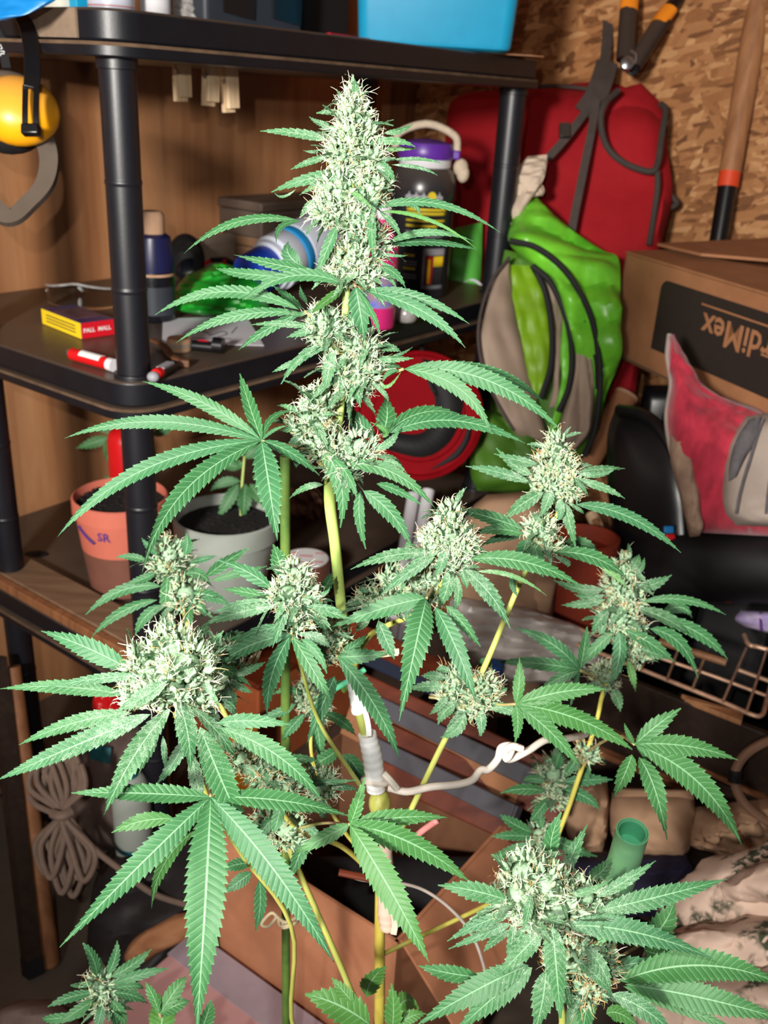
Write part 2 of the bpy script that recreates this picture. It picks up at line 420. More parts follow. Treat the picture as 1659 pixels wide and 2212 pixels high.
def bud_mat():
    t = NT('bud'); v = t.coord(); a = t.n('ShaderNodeAttribute', attribute_name='tint')
    f = t.noise(v, 140, 3, .6)
    c = t.ramp(a.outputs['Fac'], [(0, (.12, .28, .15)), (.45, (.25, .42, .25)), (.8, (.42, .56, .33)), (1, (.58, .64, .32))])
    c = t.mix(f, c, (.26, .42, .24))
    fz = t.math('MULTIPLY', t.math('SUBTRACT', t.noise(v, 1900, 2, .7), .50), 5.0); fz.node.use_clamp = True
    c = t.mix(t.math('MULTIPLY', fz, .7), c, (.62, .72, .60))
    t.base(c); t.bump(t.noise(v, 900, 2, .6), .6, .001)
    return t.set(.5, 0, .4)
M_BUD = bud_mat()
def hair_mat():
    t = NT('pistil'); a = t.n('ShaderNodeAttribute', attribute_name='tint'); f = t.noise(t.coord(), 90)
    c = t.ramp(a.outputs['Fac'], [(0, (.82, .90, .72)), (.5, (.82, .78, .52)), (.75, (.74, .46, .18)), (1, (.60, .28, .08))])
    t.base(t.mix(t.math('MULTIPLY', f, .3), c, (.55, .55, .36)))
    return t.set(.45, 0, .4)
M_HAIR = hair_mat()
def stem_mat():
    t = NT('stem'); v = t.coord((60, 60, 6)); f = t.noise(v, 1.0, 6, .6, .4)
    yl = t.n('ShaderNodeAttribute', attribute_name='yellow')
    c = t.ramp(f, [(.3, (.36, .52, .12)), (.7, (.56, .70, .22))])
    c2 = t.ramp(f, [(.3, (.42, .32, .05)), (.7, (.60, .50, .09))])
    t.base(t.mix(yl.outputs['Fac'], c, c2)); t.bump(f, .3, .001)
    return t.set(.45, 0, .4)
M_STEM = stem_mat()
M_PURPLE = mat('petiole', (176, 120, 112), .5, .25, 40, c2=(150, 160, 90))

def mesh_np(name, v, faces, mat_, parent, uv=None, attrs=None, kind=None, smooth_=True):
    """faces: list of int arrays (m,k)"""
    top = parent
    while top.parent: top = top.parent
    v = np.asarray(v, float) - np.array(top.location)
    me = bpy.data.meshes.new(name); me.vertices.add(len(v)); me.vertices.foreach_set('co', v.astype(np.float32).ravel())
    lt = np.concatenate([np.full(len(f), f.shape[1], np.int32) for f in faces]); li = np.concatenate([f.ravel() for f in faces]).astype(np.int32)
    ls = np.concatenate([[0], np.cumsum(lt)[:-1]]).astype(np.int32)
    me.loops.add(len(li)); me.loops.foreach_set('vertex_index', li)
    me.polygons.add(len(lt)); me.polygons.foreach_set('loop_start', ls); me.polygons.foreach_set('loop_total', lt)
    me.polygons.foreach_set('use_smooth', np.full(len(lt), smooth_))
    if uv is not None:
        l = me.uv_layers.new(name='UVMap'); l.data.foreach_set('uv', np.asarray(uv, np.float32)[li].ravel())
    me.update(calc_edges=True)
    for k, a in (attrs or {}).items():
        at = me.attributes.new(k, 'FLOAT', 'POINT'); at.data.foreach_set('value', np.asarray(a, np.float32))
    me.materials.append(mat_)
    o = bpy.data.objects.new(name, me); COL.objects.link(o); o.parent = parent
    if kind: o['kind'] = kind
    return o

def blade_np(B, M, T, wd, nrm, N=20, fold=.12, frost=(0, 0), yellow=0, curl=0):
    B, M, T = map(np.asarray, (B, M, T)); Cc = 2 * M - (B + T) / 2
    rows = []
    for k in range(N):
        rows.append((k / N, k / N, 0)); rows.append(((k + .60) / N, (k + 1.06) / N, 1))
    rows.append((1.0, 1.0, 0))
    V, UV, FR = [], [], []
    pk = .40; a, b = .86, 1.29; fmax = pk ** a * (1 - pk) ** b
    for t, te, tip in rows:
        te = min(te, 1.0)
        def P(x): return (1 - x) ** 2 * B + 2 * x * (1 - x) * Cc + x * x * T
        tg = nz(2 * (1 - t) * (Cc - B) + 2 * t * (T - Cc)); S = nz(np.cross(tg, nrm)); n_ = np.cross(S, tg)
        f = lambda x: max(x, 0) ** a * max(1 - x, 0) ** b / fmax
        amp = min(1, t / .14) * min(1, (1 - t) / .12)
        ef = f(t) * (1 - .13 * amp) if not tip else max(f(t), f(te)) * (1 + .07 * amp)
        wv = math.sin(t * 9 + 1.3 * curl) * .05
        for j, x in enumerate((-1, -.52, 0, .52, 1)):
            wj = wd / 2 * (ef if abs(x) == 1 else f(t) * .52 if x else 0) * np.sign(x)
            base = P(te if abs(x) == 1 else t)
            hgt = fold * abs(wj) + (wv * wd * x if abs(x) == 1 else 0) + (.035 * wd * amp * (.25 if tip else -.25) if abs(x) == .52 else 0) - curl * .25 * wj * wj / wd
            V.append(base + S * wj + n_ * hgt); UV.append(((x + 1) / 2, (te if abs(x) == 1 else t) * N)); FR.append(frost[0] + (frost[1] - frost[0]) * t)
    n = len(rows); i, j = np.meshgrid(np.arange(n - 1), np.arange(4), indexing='ij'); i = i.ravel(); j = j.ravel()
    F = np.stack([i * 5 + j, i * 5 + j + 1, (i + 1) * 5 + j + 1, (i + 1) * 5 + j], 1)
    return np.array(V), F, np.array(UV), np.array(FR), np.full(len(V), yellow)

def leafpx(name, parent, b, mpt, tp, wpx, d, dt=None, frost=(0, 0), yellow=0, roll=None, arch=None, fold=None):
    L = math.hypot(tp[0] - b[0], tp[1] - b[1])
    dt = d + rng.normal(0, .008) if dt is None else dt
    roll = rng.normal(0, 16) if roll is None else roll
    arch = -.05 * L * d / FPX if arch is None else arch
    B, T = D(*b, d), D(*tp, dt); dm = (d + dt) / 2 + arch; M = D(*mpt, dm)
    tg = nz(T - B); n = nz(CAM - M); n = nz(n - np.dot(n, tg) * tg); s = np.cross(tg, n); a = math.radians(roll)
    n = n * math.cos(a) + s * math.sin(a)
    wm = .93 * wpx * dm / FPX / max(.35, math.cos(a))
    N = int(np.clip(L / 15, 8, 28))
    V, F, UV, FR, YL = blade_np(B, M, T, wm, n, N, rng.uniform(.05, .22) if fold is None else fold, frost, yellow, rng.uniform(-.4, .8))
    return mesh_np(name, V, [F], M_LEAF, parent, UV, {'frost': FR, 'yellow': YL})

PLANT = thing('cannabis_plant', 'tall flowering cannabis plant with serrated leaves and frosty buds in the foreground', 'plant', D(800, 2300, .9) * np.array([1, 1, 0]) + np.array([0, 0, .02]))

# --- templates for the buds
def calyx_tpl():
    seg, prof = 6, [(0.02, 0), (.20, .14), (.27, .38), (.17, .70), (.03, 1.05)]
    v = [(r * math.cos(2 * math.pi * k / seg), r * math.sin(2 * math.pi * k / seg), z) for r, z in prof for k in range(seg)]
    f = [(i * seg + k, i * seg + (k + 1) % seg, (i + 1) * seg + (k + 1) % seg, (i + 1) * seg + k) for i in range(len(prof) - 1) for k in range(seg)]
    return np.array(v), np.array(f)
CAL_V, CAL_F = calyx_tpl()
def frames(ax):
    ax = ax / np.linalg.norm(ax, axis=1)[:, None]
    r = rng.normal(size=ax.shape); x = r - (r * ax).sum(1)[:, None] * ax; x /= np.linalg.norm(x, axis=1)[:, None]
    return np.stack([x, np.cross(ax, x), ax], 2)   # columns
def unit(n):
    v = rng.normal(size=(n, 3)); return v / np.linalg.norm(v, axis=1)[:, None]

def bud(lumps, orange=.2, dens=1.0, hairs=2.0, small=6, size=1.0, tint=.5, upv=None):
    """one bud cluster: swollen calyxes, curling pistils and little frosted leaves; lumps in (px, py, rx, ry, depth)"""
    UPV = np.array([0, 0, 1.0]) if upv is None else nz(upv)
    pos, axs, cores = [], [], []
    L3 = []
    for (x, y, rx, ry, d) in lumps:
        c = D(x, y, d); L3.append((c, .86 * rx * d / FPX, .90 * ry * d / FPX))
    allp = []
    for li, (c, a, b) in enumerate(L3):
        n = int(dens * 20 * (a * a + 2 * a * b) / 3 / (.0035 * size) ** 2) + 6
        u = unit(n); tocam = nz(CAM - c)
        keep = (u @ tocam > -.15) | (rng.random(n) < .45); u = u[keep]
        bu = u[:, :1] * RIGHT + u[:, 1:2] * -DOWN + u[:, 2:] * FWD
        p = c + u[:, :1] * a * RIGHT + u[:, 1:2] * b * -DOWN + u[:, 2:] * a * FWD
        p = c + (p - c) * rng.uniform(.78, .98, (len(p), 1))
        ok = np.ones(len(p), bool)
        for lj, (c2, a2, b2) in enumerate(L3):
            if lj == li: continue
            q = p - c2; ok &= ((q @ RIGHT) / a2) ** 2 + ((q @ DOWN) / b2) ** 2 + ((q @ FWD) / a2) ** 2 > .55
        pos.append(p[ok]); axs.append((bu * .75 + UPV * .62 + rng.normal(0, .28, bu.shape))[ok])
        cores.append((c, a, b))
    p = np.vstack(pos); ax = np.vstack(axs); ax /= np.linalg.norm(ax, axis=1)[:, None]
    n = len(p); Fm = frames(ax); ln = rng.uniform(.0034, .0068, n) * size
    sc = np.stack([ln * rng.uniform(.75, 1.15, n), ln * rng.uniform(.75, 1.15, n), ln], 1)
    V = np.einsum('nij,nkj->nki', Fm, CAL_V[None] * sc[:, None, :]) + p[:, None, :]
    F = (CAL_F[None] + (np.arange(n) * len(CAL_V))[:, None, None]).reshape(-1, 4)
    tn = np.clip(rng.normal(tint, .25, n), 0, 1)
    V = V.reshape(-1, 3); TN = np.repeat(tn, len(CAL_V))
    mb = MB()
    for c, a, b in cores: mb.ell(c, (a * .62, b * .66, a * .62), RIGHT, -DOWN, FWD, 14, 9)
    cv = np.vstack(mb.v); cf = np.array(mb.f) + len(V)
    o = mesh_np('bud', np.vstack([V, cv]), [F, cf], M_BUD, PLANT, None, {'tint': np.concatenate([TN, np.full(len(cv), .3)])})
    # pistils
    m_ = int(n * hairs * .55); idx = rng.integers(0, n, m_)
    tipp = p[idx] + ax[idx] * ln[idx, None] * .75
    dr = ax[idx] * .8 + rng.normal(0, .55, (m_, 3)); dr /= np.linalg.norm(dr, axis=1)[:, None]
    curl = np.cross(dr, unit(m_)); curl /= np.linalg.norm(curl, axis=1)[:, None] + 1e-9
    hl = rng.uniform(.004, .0100, m_) * size; NS = 6; bend = rng.uniform(.05, .75, m_)
    pts = [tipp]; dd = dr
    for k in range(NS - 1):
        pts.append(pts[-1] + dd * (hl / (NS - 1))[:, None]); dd = dd * np.cos(bend)[:, None] + curl * np.sin(bend)[:, None]
        c2 = curl * np.cos(bend)[:, None] - dr * np.sin(bend)[:, None]; curl = np.cross(np.cross(dd, c2), dd); curl /= np.linalg.norm(curl, axis=1)[:, None] + 1e-9
        dd /= np.linalg.norm(dd, axis=1)[:, None]
    pts = np.stack(pts, 1); rad = np.linspace(.00034, .00014, NS) * size
    sx = unit(m_); sx -= (sx * dr).sum(1)[:, None] * dr; sx /= np.linalg.norm(sx, axis=1)[:, None]; sy = np.cross(dr, sx)
    ring = [sx * math.cos(x) + sy * math.sin(x) for x in (0, 2.094, 4.189)]
    hv = np.stack([pts + (r_[:, None, :] * rad[None, :, None]) for r_ in ring], 2)   # m,NS,3,3
    hv = hv.reshape(m_, -1, 3)
    hf = np.array([(k * 3 + j, k * 3 + (j + 1) % 3, (k + 1) * 3 + (j + 1) % 3, (k + 1) * 3 + j) for k in range(NS - 1) for j in range(3)])
    HF = (hf[None] + (np.arange(m_) * NS * 3)[:, None, None]).reshape(-1, 4)
    ht = np.where(rng.random(m_) < orange, rng.uniform(.6, 1, m_), rng.uniform(0, .45, m_))
    mesh_np('pistils', hv.reshape(-1, 3), [HF], M_HAIR, o, None, {'tint': np.repeat(ht, NS * 3)}, 'stuff')
    # little leaves growing out between the calyxes
    k_ = int(small * 1.5 * len(lumps))
    if k_:
        VV, FF, UU, RR, off = [], [], [], [], 0
        pick = rng.choice(n, min(k_, n), replace=False)
        for i in pick:
            out = nz(ax[i] * .9 + rng.normal(0, .35, 3) - np.array([0, 0, .25])); l = rng.uniform(.012, .026) * size
            B = p[i] - out * .003; T = B + out * l + np.array([0, 0, -.15 * l]); M = (B + T) / 2 + np.array([0, 0, .07 * l])
            v, f, uv, fr, _ = blade_np(B, M, T, l * rng.uniform(.2, .3), nz(np.cross(np.cross(out, UPV + rng.normal(0, .3, 3)), out)), 6, .3, (1, .75))
            VV.append(v); FF.append(f + off); UU.append(uv); RR.append(fr); off += len(v)
        V = np.vstack(VV); mesh_np('small_leaves', V, [np.vstack(FF)], M_LEAF, o, np.vstack(UU), {'frost': np.concatenate(RR), 'yellow': np.zeros(len(V))}, 'stuff')
    return o

def stem(name, pts, yellow=0, n=30, parent=None, m_=None):
    """pts: (px, py, depth, radius px)"""
    P3 = smooth([D(x, y, d) for x, y, d, r in pts], n); r = smooth([[r * d / FPX, 0, 0] for x, y, d, r in pts], n)[:, 0]
    mb = MB().tube(P3, r, 10); v = np.vstack(mb.v)
    o = mesh_np(name, v, [np.array([f for f in mb.f if len(f) == 4]), *[np.array([f]) for f in mb.f if len(f) != 4]], m_ or M_STEM, parent or PLANT, None, {'yellow': np.repeat(np.interp(np.linspace(0, 1, n), [0, 1], [yellow, yellow]) if np.isscalar(yellow) else np.interp(np.linspace(0, 1, n), np.linspace(0, 1, len(yellow)), yellow), 10)[:len(v)]})
    return o

def sugars(parent, d, rows, frost=(.95, .45), yellow=0):
    for r in rows:
        b, mp, t, w_ = r[0:2], r[2:4], r[4:6], r[6]; kw = r[7] if len(r) > 7 else {}
        kw = dict(kw); dd = kw.pop('d', d); fr = kw.pop('frost', frost); ye = kw.pop('yellow', yellow)
        leafpx('sugar_leaf', parent, b, mp, t, w_, dd, frost=fr, yellow=ye, **kw)
def fan(hub, d, rows, petiole=None, frost=(.12, 0), yellow=0, pr=3.2, dts=0):
    """fan leaf: a petiole with its palm of leaflets"""
    pet = petiole or [(hub[0] + 6, hub[1] - 6, d + .012)]
    pts = [(hub[0], hub[1], d, pr)] + [(*q, pr) for q in pet]
    if len(pts) == 2: pts.insert(1, tuple((np.array(pts[0]) + np.array(pts[1])) / 2))
    fl = stem('fan_leaf', pts, m_=M_PURPLE, n=12)
    for r in rows:
        b = hub
        if len(r) == 7 and not isinstance(r[6], dict): b, r = r[0:2], r[2:]
        elif len(r) == 8: b, r = r[0:2], r[2:]
        mp, t, w_ = r[0:2], r[2:4], r[4]; kw = dict(r[5]) if len(r) > 5 else {}
        kw.setdefault('dt', d + rng.normal(dts, .010))
        leafpx('leaflet', fl, b, mp, t, w_, kw.pop('d', d), frost=kw.pop('frost', frost), yellow=kw.pop('yellow', yellow), **kw)
    return fl

# ------------------------------------------------------------------ things on and under the top shelf
ZT = LV[3] + .0495; ZM = LV[2] + .0495; ZL = LV[1] + .0495; ZB = LV[0] + .0495
def xy(px, py, d, z): p = D(px, py, d); return np.array([p[0], p[1], z])
mat('yellow_plastic', (246, 168, 18), .35, .06, 15, dust=.55, dustc=(.30, .20, .12)); mat('blue_hard', (20, 120, 190), .4, .08, 12)
mat('dusty_strap', (66, 56, 48), .8, .15, 40, dust=.5); mat('cream_cap', (206, 204, 190), .5, .06, 20); mat('teal_label', (24, 160, 206), .4, .1, 30)
mat('can_white', (206, 212, 226), .35, .04, 20); mat('clear_wrap', (150, 146, 144), .25, .35, 60, spec=.7)
mat('bin_blue', (26, 148, 190), .42, .05, 30, bump=.03, bscale=600); mat('case_dark', (46, 50, 58), .5, .12, 20); mat('screen_dark', (14, 18, 24), .2, .1, 20)
mat('red_dark', (128, 18, 24), .55, .1, 16); mat('pen_red', (190, 20, 50), .3, .1, 20)
mat('green_plastic', (30, 156, 44), .35, .22, 18, spec=.6)
mat('steel', (170, 170, 172), .3, .1, 40, metal=.9); mat('orange_plastic', (238, 140, 34), .4, .08, 20)
ink = mat('white_ink', (226, 226, 226), .6, .03, 40); inkd = mat('dark_ink', (40, 38, 42), .7, .1, 40)
ink_red = mat('red_ink', (196, 60, 66), .6, .1, 40)

# ear muffs hanging from the shelf's left end
E0 = D(40, 240, 1.12)
em = thing('ear_muffs', 'yellow and black ear muffs hanging from the left end of the top shelf', 'ear muffs', E0)
ax = nz(RIGHT * .25 - DOWN * .15 - FWD * .95)
e1 = nz(RIGHT - np.dot(RIGHT, ax) * ax); e2 = np.cross(ax, e1)
cup = MB(); cup.ell(E0, (.047, .042, .03), e1, e2, ax, 28, 16); build('ear_cup', cup, M['yellow_plastic'], em)
cu = MB(); cu.ell(D(22, 285, 1.15), (.040, .026, .026), RIGHT, -DOWN, FWD, 20, 12); build('ear_cushion', cu, M['black_matte'], em)
cu = MB(); cu.ell(D(10, 195, 1.16), (.040, .022, .026), RIGHT, -DOWN, FWD, 20, 12); build('ear_cushion', cu, M['dusty_strap'], em)
build('yoke_arm', px_ribbon([(28, -30, 1.12, ), (40, 20, 1.105), (58, 58, 1.095), (68, 110, 1.085), (70, 160, 1.08), (68, 192, 1.078)], .018, .006), M['black_gloss'], em, bev=.0015)
for dx in (-13, 11): build('yoke_fork', px_ribbon([(68 + dx, 186, 1.08), (67 + dx, 240, 1.076), (67 + dx, 285, 1.078)], .0065, .006), M['black_gloss'], em, bev=.001)
build('yoke_clip', MB().box(D(67, 281, 1.075), .020, .012, .012, RIGHT, -DOWN, FWD), M['black_gloss'], em, bev=.002)
build('yoke_band', px_ribbon([(22, -30, 1.115), (38, 0, 1.108), (46, 26, 1.100)], .026, .004), M['dusty_strap'], em)
build('slider', px_ribbon([(2, 40, 1.14), (6, 100, 1.14), (14, 148, 1.14)], .010, .004), M['black_matte'], em)
build('slider_lettering', text_mb('PEATL', D(5, 104, 1.136), DOWN, RIGHT, .007), ink, em)
build('head_band', px_ribbon([(98, 300, 1.14), (107, 350, 1.14), (96, 400, 1.13), (62, 440, 1.12), (22, 470, 1.11), (-20, 440, 1.12), (-60, 380, 1.14)], .022, .007, 50, tilt=nz(-FWD - DOWN * .45)), M['dusty_strap'], em)

def lathe_thing(name, label, cat, base, prof, m_, group=None, seg=28, part='body', ax=(0, 0, 1)):
    t = thing(name, label, cat, base, group); build(part, MB().lathe(prof, base, ax, seg), m_, t); return t
# what stands on the top shelf, left to right
tag(build('blue_tarpaulin', pillow([(-60, -80, 130, -80, 1.03, 1.02), (-60, -20, 124, -18, 1.03, 1.02), (-60, 8, 118, 2, 1.03, 1.02), (-60, 40, 60, 30, 1.03, 1.02), (-50, 52, 14, 44, 1.03, 1.025)], .006, .006, .002, 40, 3), M['blue_hard']), 'edge of a bright blue tarpaulin hanging behind the ear muff band', 'tarpaulin')
b = xy(136, 10, 1.345, ZT); t = lathe_thing('cream_jar', 'cream white jar beside the blue case on the top shelf', 'jar', b, [(.026, 0), (.028, .003), (.028, .06), (.024, .066), (.024, .07)], M['cream_cap']); build('lid', MB().lathe([(.026, .07), (.027, .072), (.027, .088), (.024, .09)], b), M['dusty_strap'], t)
b = xy(172, 10, 1.335, ZT); t = thing('carton', 'bright turquoise carton behind the left shelf post, between cream jar and white can', 'carton', b)
build('box', MB().box(b + Z3 * .06, .032, .03, .12, U3, V3, Z3), M['teal_label'], t, bev=.001); build('flap', MB().box(b + Z3 * .121, .032, .03, .002, U3, V3, Z3), M['can_white'], t)
b = xy(240, 10, 1.31, ZT); t = lathe_thing('spray_can', 'white spray can with thin red lines above the left shelf post', 'can', b, [(.029, 0), (.0315, .003), (.0315, .14), (.022, .155), (.012, .16)], M['can_white'])
for h in (.012, .018): build('stripe', MB().lathe([(.0318, h), (.0318, h + .0012)], b, cap0=False, cap1=False, seg=28), ink_red, t)
build('nozzle', MB().lathe([(.012, .16), (.012, .18), (.009, .185)], b), M['black_matte'], t)
b = xy(336, 20, 1.37, ZT); t = lathe_thing('white_bottle', 'plain white bottle on the top shelf between spray can and crumpled wrap', 'bottle', b, [(.020, 0), (.022, .003), (.022, .11), (.010, .125), (.010, .14)], M['white_plastic']); build('cap', MB().lathe([(.012, .14), (.012, .155)], b), M['white_plastic'], t)
wv = pillow([(368, -40, 420, -40, 1.42, 1.42), (366, 10, 424, 10, 1.42, 1.42), (370, 42, 428, 46, 1.42, 1.42)], .012, .012, .006, 90, 3); tag(build('crumpled_wrap', wv, M['clear_wrap']), 'crumpled grey shiny plastic wrap standing left of the dark case', 'wrap')
b = xy(555, 40, 1.48, ZT); t = thing('tool_case', 'dark grey case with two black panels on the top shelf', 'case', b)
build('case_body', MB().box(b + V3 * .05 + Z3 * .09, .215, .10, .18, U3, V3, Z3), M['case_dark'], t, bev=.008)
for ds in (-.042, .066): build('panel', MB().prism([b + U3 * (ds + dx) + Z3 * dz - V3 * .0015 for dx, dz in ((-.032, .028), (.032, .022), (.042, .2), (-.032, .2))], -V3 * .003), M['screen_dark'], t)
b = xy(727, 75, 1.58, ZT); t = thing('pen', 'shiny dark red pen lying left of the blue bin', 'pen', b); build('barrel', MB().tube([b + Z3 * .008 - U3 * .02, b + Z3 * .008 + U3 * .03], .008, 12), M['pen_red'], t); build('cap', MB().tube([b + Z3 * .008 + U3 * .03, b + Z3 * .008 + U3 * .05], .0085, 12), M['black_gloss'], t)
b = xy(760, 95, 1.57, ZT); t = thing('folded_cloth', 'flat folded red cloth under the left edge of the blue bin', 'cloth', b); build('fold', MB().box(b + Z3 * .003, .10, .06, .006, U3, V3, Z3), M['red_dark'], t, bev=.002); build('fold', MB().box(b + Z3 * .0085 + U3 * .005, .088, .055, .004, U3, V3, Z3), M['red_dark'], t, bev=.0015)
b = xy(700, 20, 1.66, ZT); t = thing('dark_box', 'black box with tan top edge between dark case and blue bin', 'box', b); build('box', MB().box(b + V3 * .04 + Z3 * .05, .14, .08, .10, U3, V3, Z3), M['black_matte'], t, bev=.004); build('lid', MB().box(b + V3 * .04 + Z3 * .106, .145, .085, .012, U3, V3, Z3), M['card'], t)
# blue bin
b = xy(940, 95, 1.56, ZT); t = thing('storage_bin', 'bright blue plastic bin on the right end of the top shelf', 'bin', b)
X_, Y_ = nz(RIGHT * [1, 1, 0]), nz(FWD * [1, 1, 0])
def taper(b, X_, Y_, w0, w1, d0, d1, h, r, th=.003, n=6):
    def ring(w_, d_, z, r):
        out = []
        for cx, cy, a in ((w_ / 2 - r, d_ / 2 - r, 0), (-w_ / 2 + r, d_ / 2 - r, 90), (-w_ / 2 + r, -d_ / 2 + r, 180), (w_ / 2 - r, -d_ / 2 + r, 270)):
            for k in range(n + 1):
                th_ = math.radians(a + 90 * k / n); out.append(b + X_ * (cx + r * math.cos(th_)) + Y_ * (cy + r * math.sin(th_)) + Z3 * z)
        return out
    mb = MB(); rs = [ring(w0 - .02, d0 - .02, 0, r), ring(w0 - .004, d0 - .004, .004, r), ring(w0, d0, .01, r), ring(w1, d1, h, r), ring(w1 - 2 * th, d1 - 2 * th, h, r), ring(w0 - 2 * th, d0 - 2 * th, .014, r)]
    m_ = len(rs[0]); mb.add(np.array(rs).reshape(-1, 3), [tuple(range(m_))[::-1]] + [(i * m_ + k, i * m_ + (k + 1) % m_, (i + 1) * m_ + (k + 1) % m_, (i + 1) * m_ + k) for i in range(5) for k in range(m_)] + [tuple(range(5 * m_, 6 * m_))])
    rim = ring(w1, d1, h, r); return mb, MB().tube(smooth(np.array(rim), 60, True).tolist() + [rim[0]], .004, 8)
mb, rim = taper(b + Y_ * .07 + Z3 * .001, X_, Y_, .255, .275, .13, .15, .19, .02); build('tub', mb, M['bin_blue'], t); build('rim', rim, M['bin_blue'], t)
b = xy(1085, 112, 1.62, ZT); t = thing('cardboard_sheet', 'torn brown cardboard sheet sticking out under the blue bin', 'cardboard', b)
b = b - Z3 * .0002
build('sheet', MB().prism([b + X_ * a + Y_ * c for a, c in ((-.06, -.02), (.07, -.01), (.065, .03), (.078, .07), (-.06, .08))], Z3 * .0012), M['card'], t); build('layer', MB().prism([b + X_ * a + Y_ * c + Z3 * .0012 for a, c in ((-.05, -.01), (.055, .0), (.06, .06), (-.05, .07))], Z3 * .0008), M['card_edge'], t)
# clothes pegs clipped under the shelf lip
for i, (x, y0, y1, tl) in enumerate(((393, 150, 203, .02), (456, 158, 213, -.06), (496, 163, 226, .05))):
    lab = ('leftmost of three pale wooden clothes pegs under the top shelf', 'middle one of three pale wooden clothes pegs under the top shelf', 'rightmost and lowest of three pale wooden clothes pegs under the top shelf')[i]
    d = 1.315 + .025 * i; o = D(x, (y0 + y1) / 2, d); t = thing('clothes_peg', lab, 'clothes peg', o, 'clothes pegs under the shelf')
    hx = nz(U3 + tl * Z3); hz = nz(np.cross(hx, V3)); hz = hz if hz[2] > 0 else -hz; L = (y1 - y0) / FPX * d * 1.15
    for k in (-1, 1): build('prong', MB().box(o + V3 * .0045 * k + Z3 * (.012 - .003 * k), .021, .0075, L + .03, hx, V3, hz), M['pale_wood'], t, bev=.001)
    build('spring', MB().tube([o - hx * .012 + Z3 * .012, o + hx * .012 + Z3 * .012], .004, 10), M['steel'], t)

# ------------------------------------------------------------------ things on the middle shelf
def flatframe(p, q):  # horizontal direction from p to q
    v = np.array(q) - np.array(p); v[2] = 0; return nz(v)
# cigarette pack
n0 = Z(177, 733, ZM); X_ = flatframe(n0, Z(82, 695, ZM)); Y_ = np.array([X_[1], -X_[0], 0]); Y_ = Y_ if np.dot(Y_, flatframe(n0, Z(240, 718, ZM))) > 0 else -Y_
t = thing('cigarette_pack', 'cigarette pack with yellow side and red end lying on the middle shelf', 'cigarette pack', n0)
Lp, Wp, Hp = .118, .0555, .024
mat('pack_yellow', (246, 208, 36), .45, .04, 30); mat('pack_navy', (52, 44, 92), .3, .25, 30); mat('pack_red', (202, 22, 38), .4, .05, 30); mat('pack_photo', (92, 62, 70), .4, .4, 60)
c_ = n0 + X_ * Lp / 2 + Y_ * Wp / 2 + Z3 * Hp / 2
build('box', MB().box(c_, Lp, Wp, Hp, X_, Y_, Z3), M['pack_navy'], t, bev=.0008)
build('side_label', MB().box(n0 + X_ * Lp / 2 + Z3 * Hp / 2 - Y_ * .0004, Lp * .99, .0008, Hp * .96, X_, Y_, Z3), M['pack_yellow'], t)
build('end_label', MB().box(n0 + Y_ * Wp / 2 + Z3 * Hp / 2 - X_ * .0004, .0008, Wp * .98, Hp * .96, X_, Y_, Z3), M['pack_red'], t)
build('photo_label', MB().box(c_ + Z3 * (Hp / 2 + .0004), Lp * .55, Wp * .8, .0008, X_, Y_, Z3), M['pack_photo'], t)
build('end_lettering', text_mb('PALL  MALL', n0 + Y_ * Wp * .46 + Z3 * Hp * .5 - X_ * .0009, Y_, Z3, .0088, .0003), ink, t)
for k in range(3): build('side_print', MB().box(n0 + X_ * Lp * .5 + Z3 * Hp * (.3 + .2 * k) - Y_ * .0009, Lp * .74, .0006, .0016, X_, Y_, Z3), inkd, t)
# lighter
p0, p1 = Z(158, 778, ZM), Z(247, 803, ZM); X_ = flatframe(p0, p1); Y_ = np.array([-X_[1], X_[0], 0]); r = .0085
t = thing('lighter', 'red pocket lighter with white label and end lying on the middle shelf', 'lighter', p0)
build('body', MB().tube([p0 + Z3 * r, p0 + X_ * .072 + Z3 * r], r, 16, flat=1.0), M['red_plastic'], t)
build('base', MB().tube([p0 + X_ * .072 + Z3 * r, p0 + X_ * .082 + Z3 * r], r * 1.02, 16), M['white_plastic'], t)
build('wheel', MB().tube([p0 - X_ * .004 + Z3 * (r + .002) - Y_ * .004, p0 - X_ * .004 + Z3 * (r + .002) + Y_ * .004], .0045, 12), M['steel'], t)
build('label', MB().tube([p0 + X_ * .02 + Z3 * (r + .0008), p0 + X_ * .06 + Z3 * (r + .0008)], r * .97, 16), ink, t)
# safety glasses
mat('clear_lens', (0, 0, 0)); glass('lens', (.93, .95, .94), .04)
g0 = Z(185, 662, ZM); t = thing('safety_glasses', 'clear plastic safety glasses lying behind the cigarette pack', 'glasses', g0)
Yg = nz(V3); Xg = nz(U3)
P = np.array([[g0 + RIGHT * [1, 1, 0] * (.06 * math.sin(a)) - FWD * [1, 1, 0] * .05 * math.cos(a) + Z3 * (.004 + .042 * (j / 6) * (1 - .25 * abs(math.sin(a * 1.1)))) for a in np.linspace(-1.35, 1.35, 20)] for j in range(7)])
build('lens', MB().grid(P), M['lens'], t, solid=.002)
build('frame', MB().tube(P[-1], .0022, 8), M['clear_wrap'], t); build('nose_pad', MB().ell(P[2][10] + FWD * .008, (.004, .006, .008)), M['clear_wrap'], t)
for s_ in (0, -1): build('temple', MB().tube(smooth([P[4][s_], P[4][s_] + FWD * [1, 1, 0] * .05, P[4][s_] + FWD * [1, 1, 0] * .09 - Z3 * .01], 10), .0025, 8), M['clear_wrap'], t)
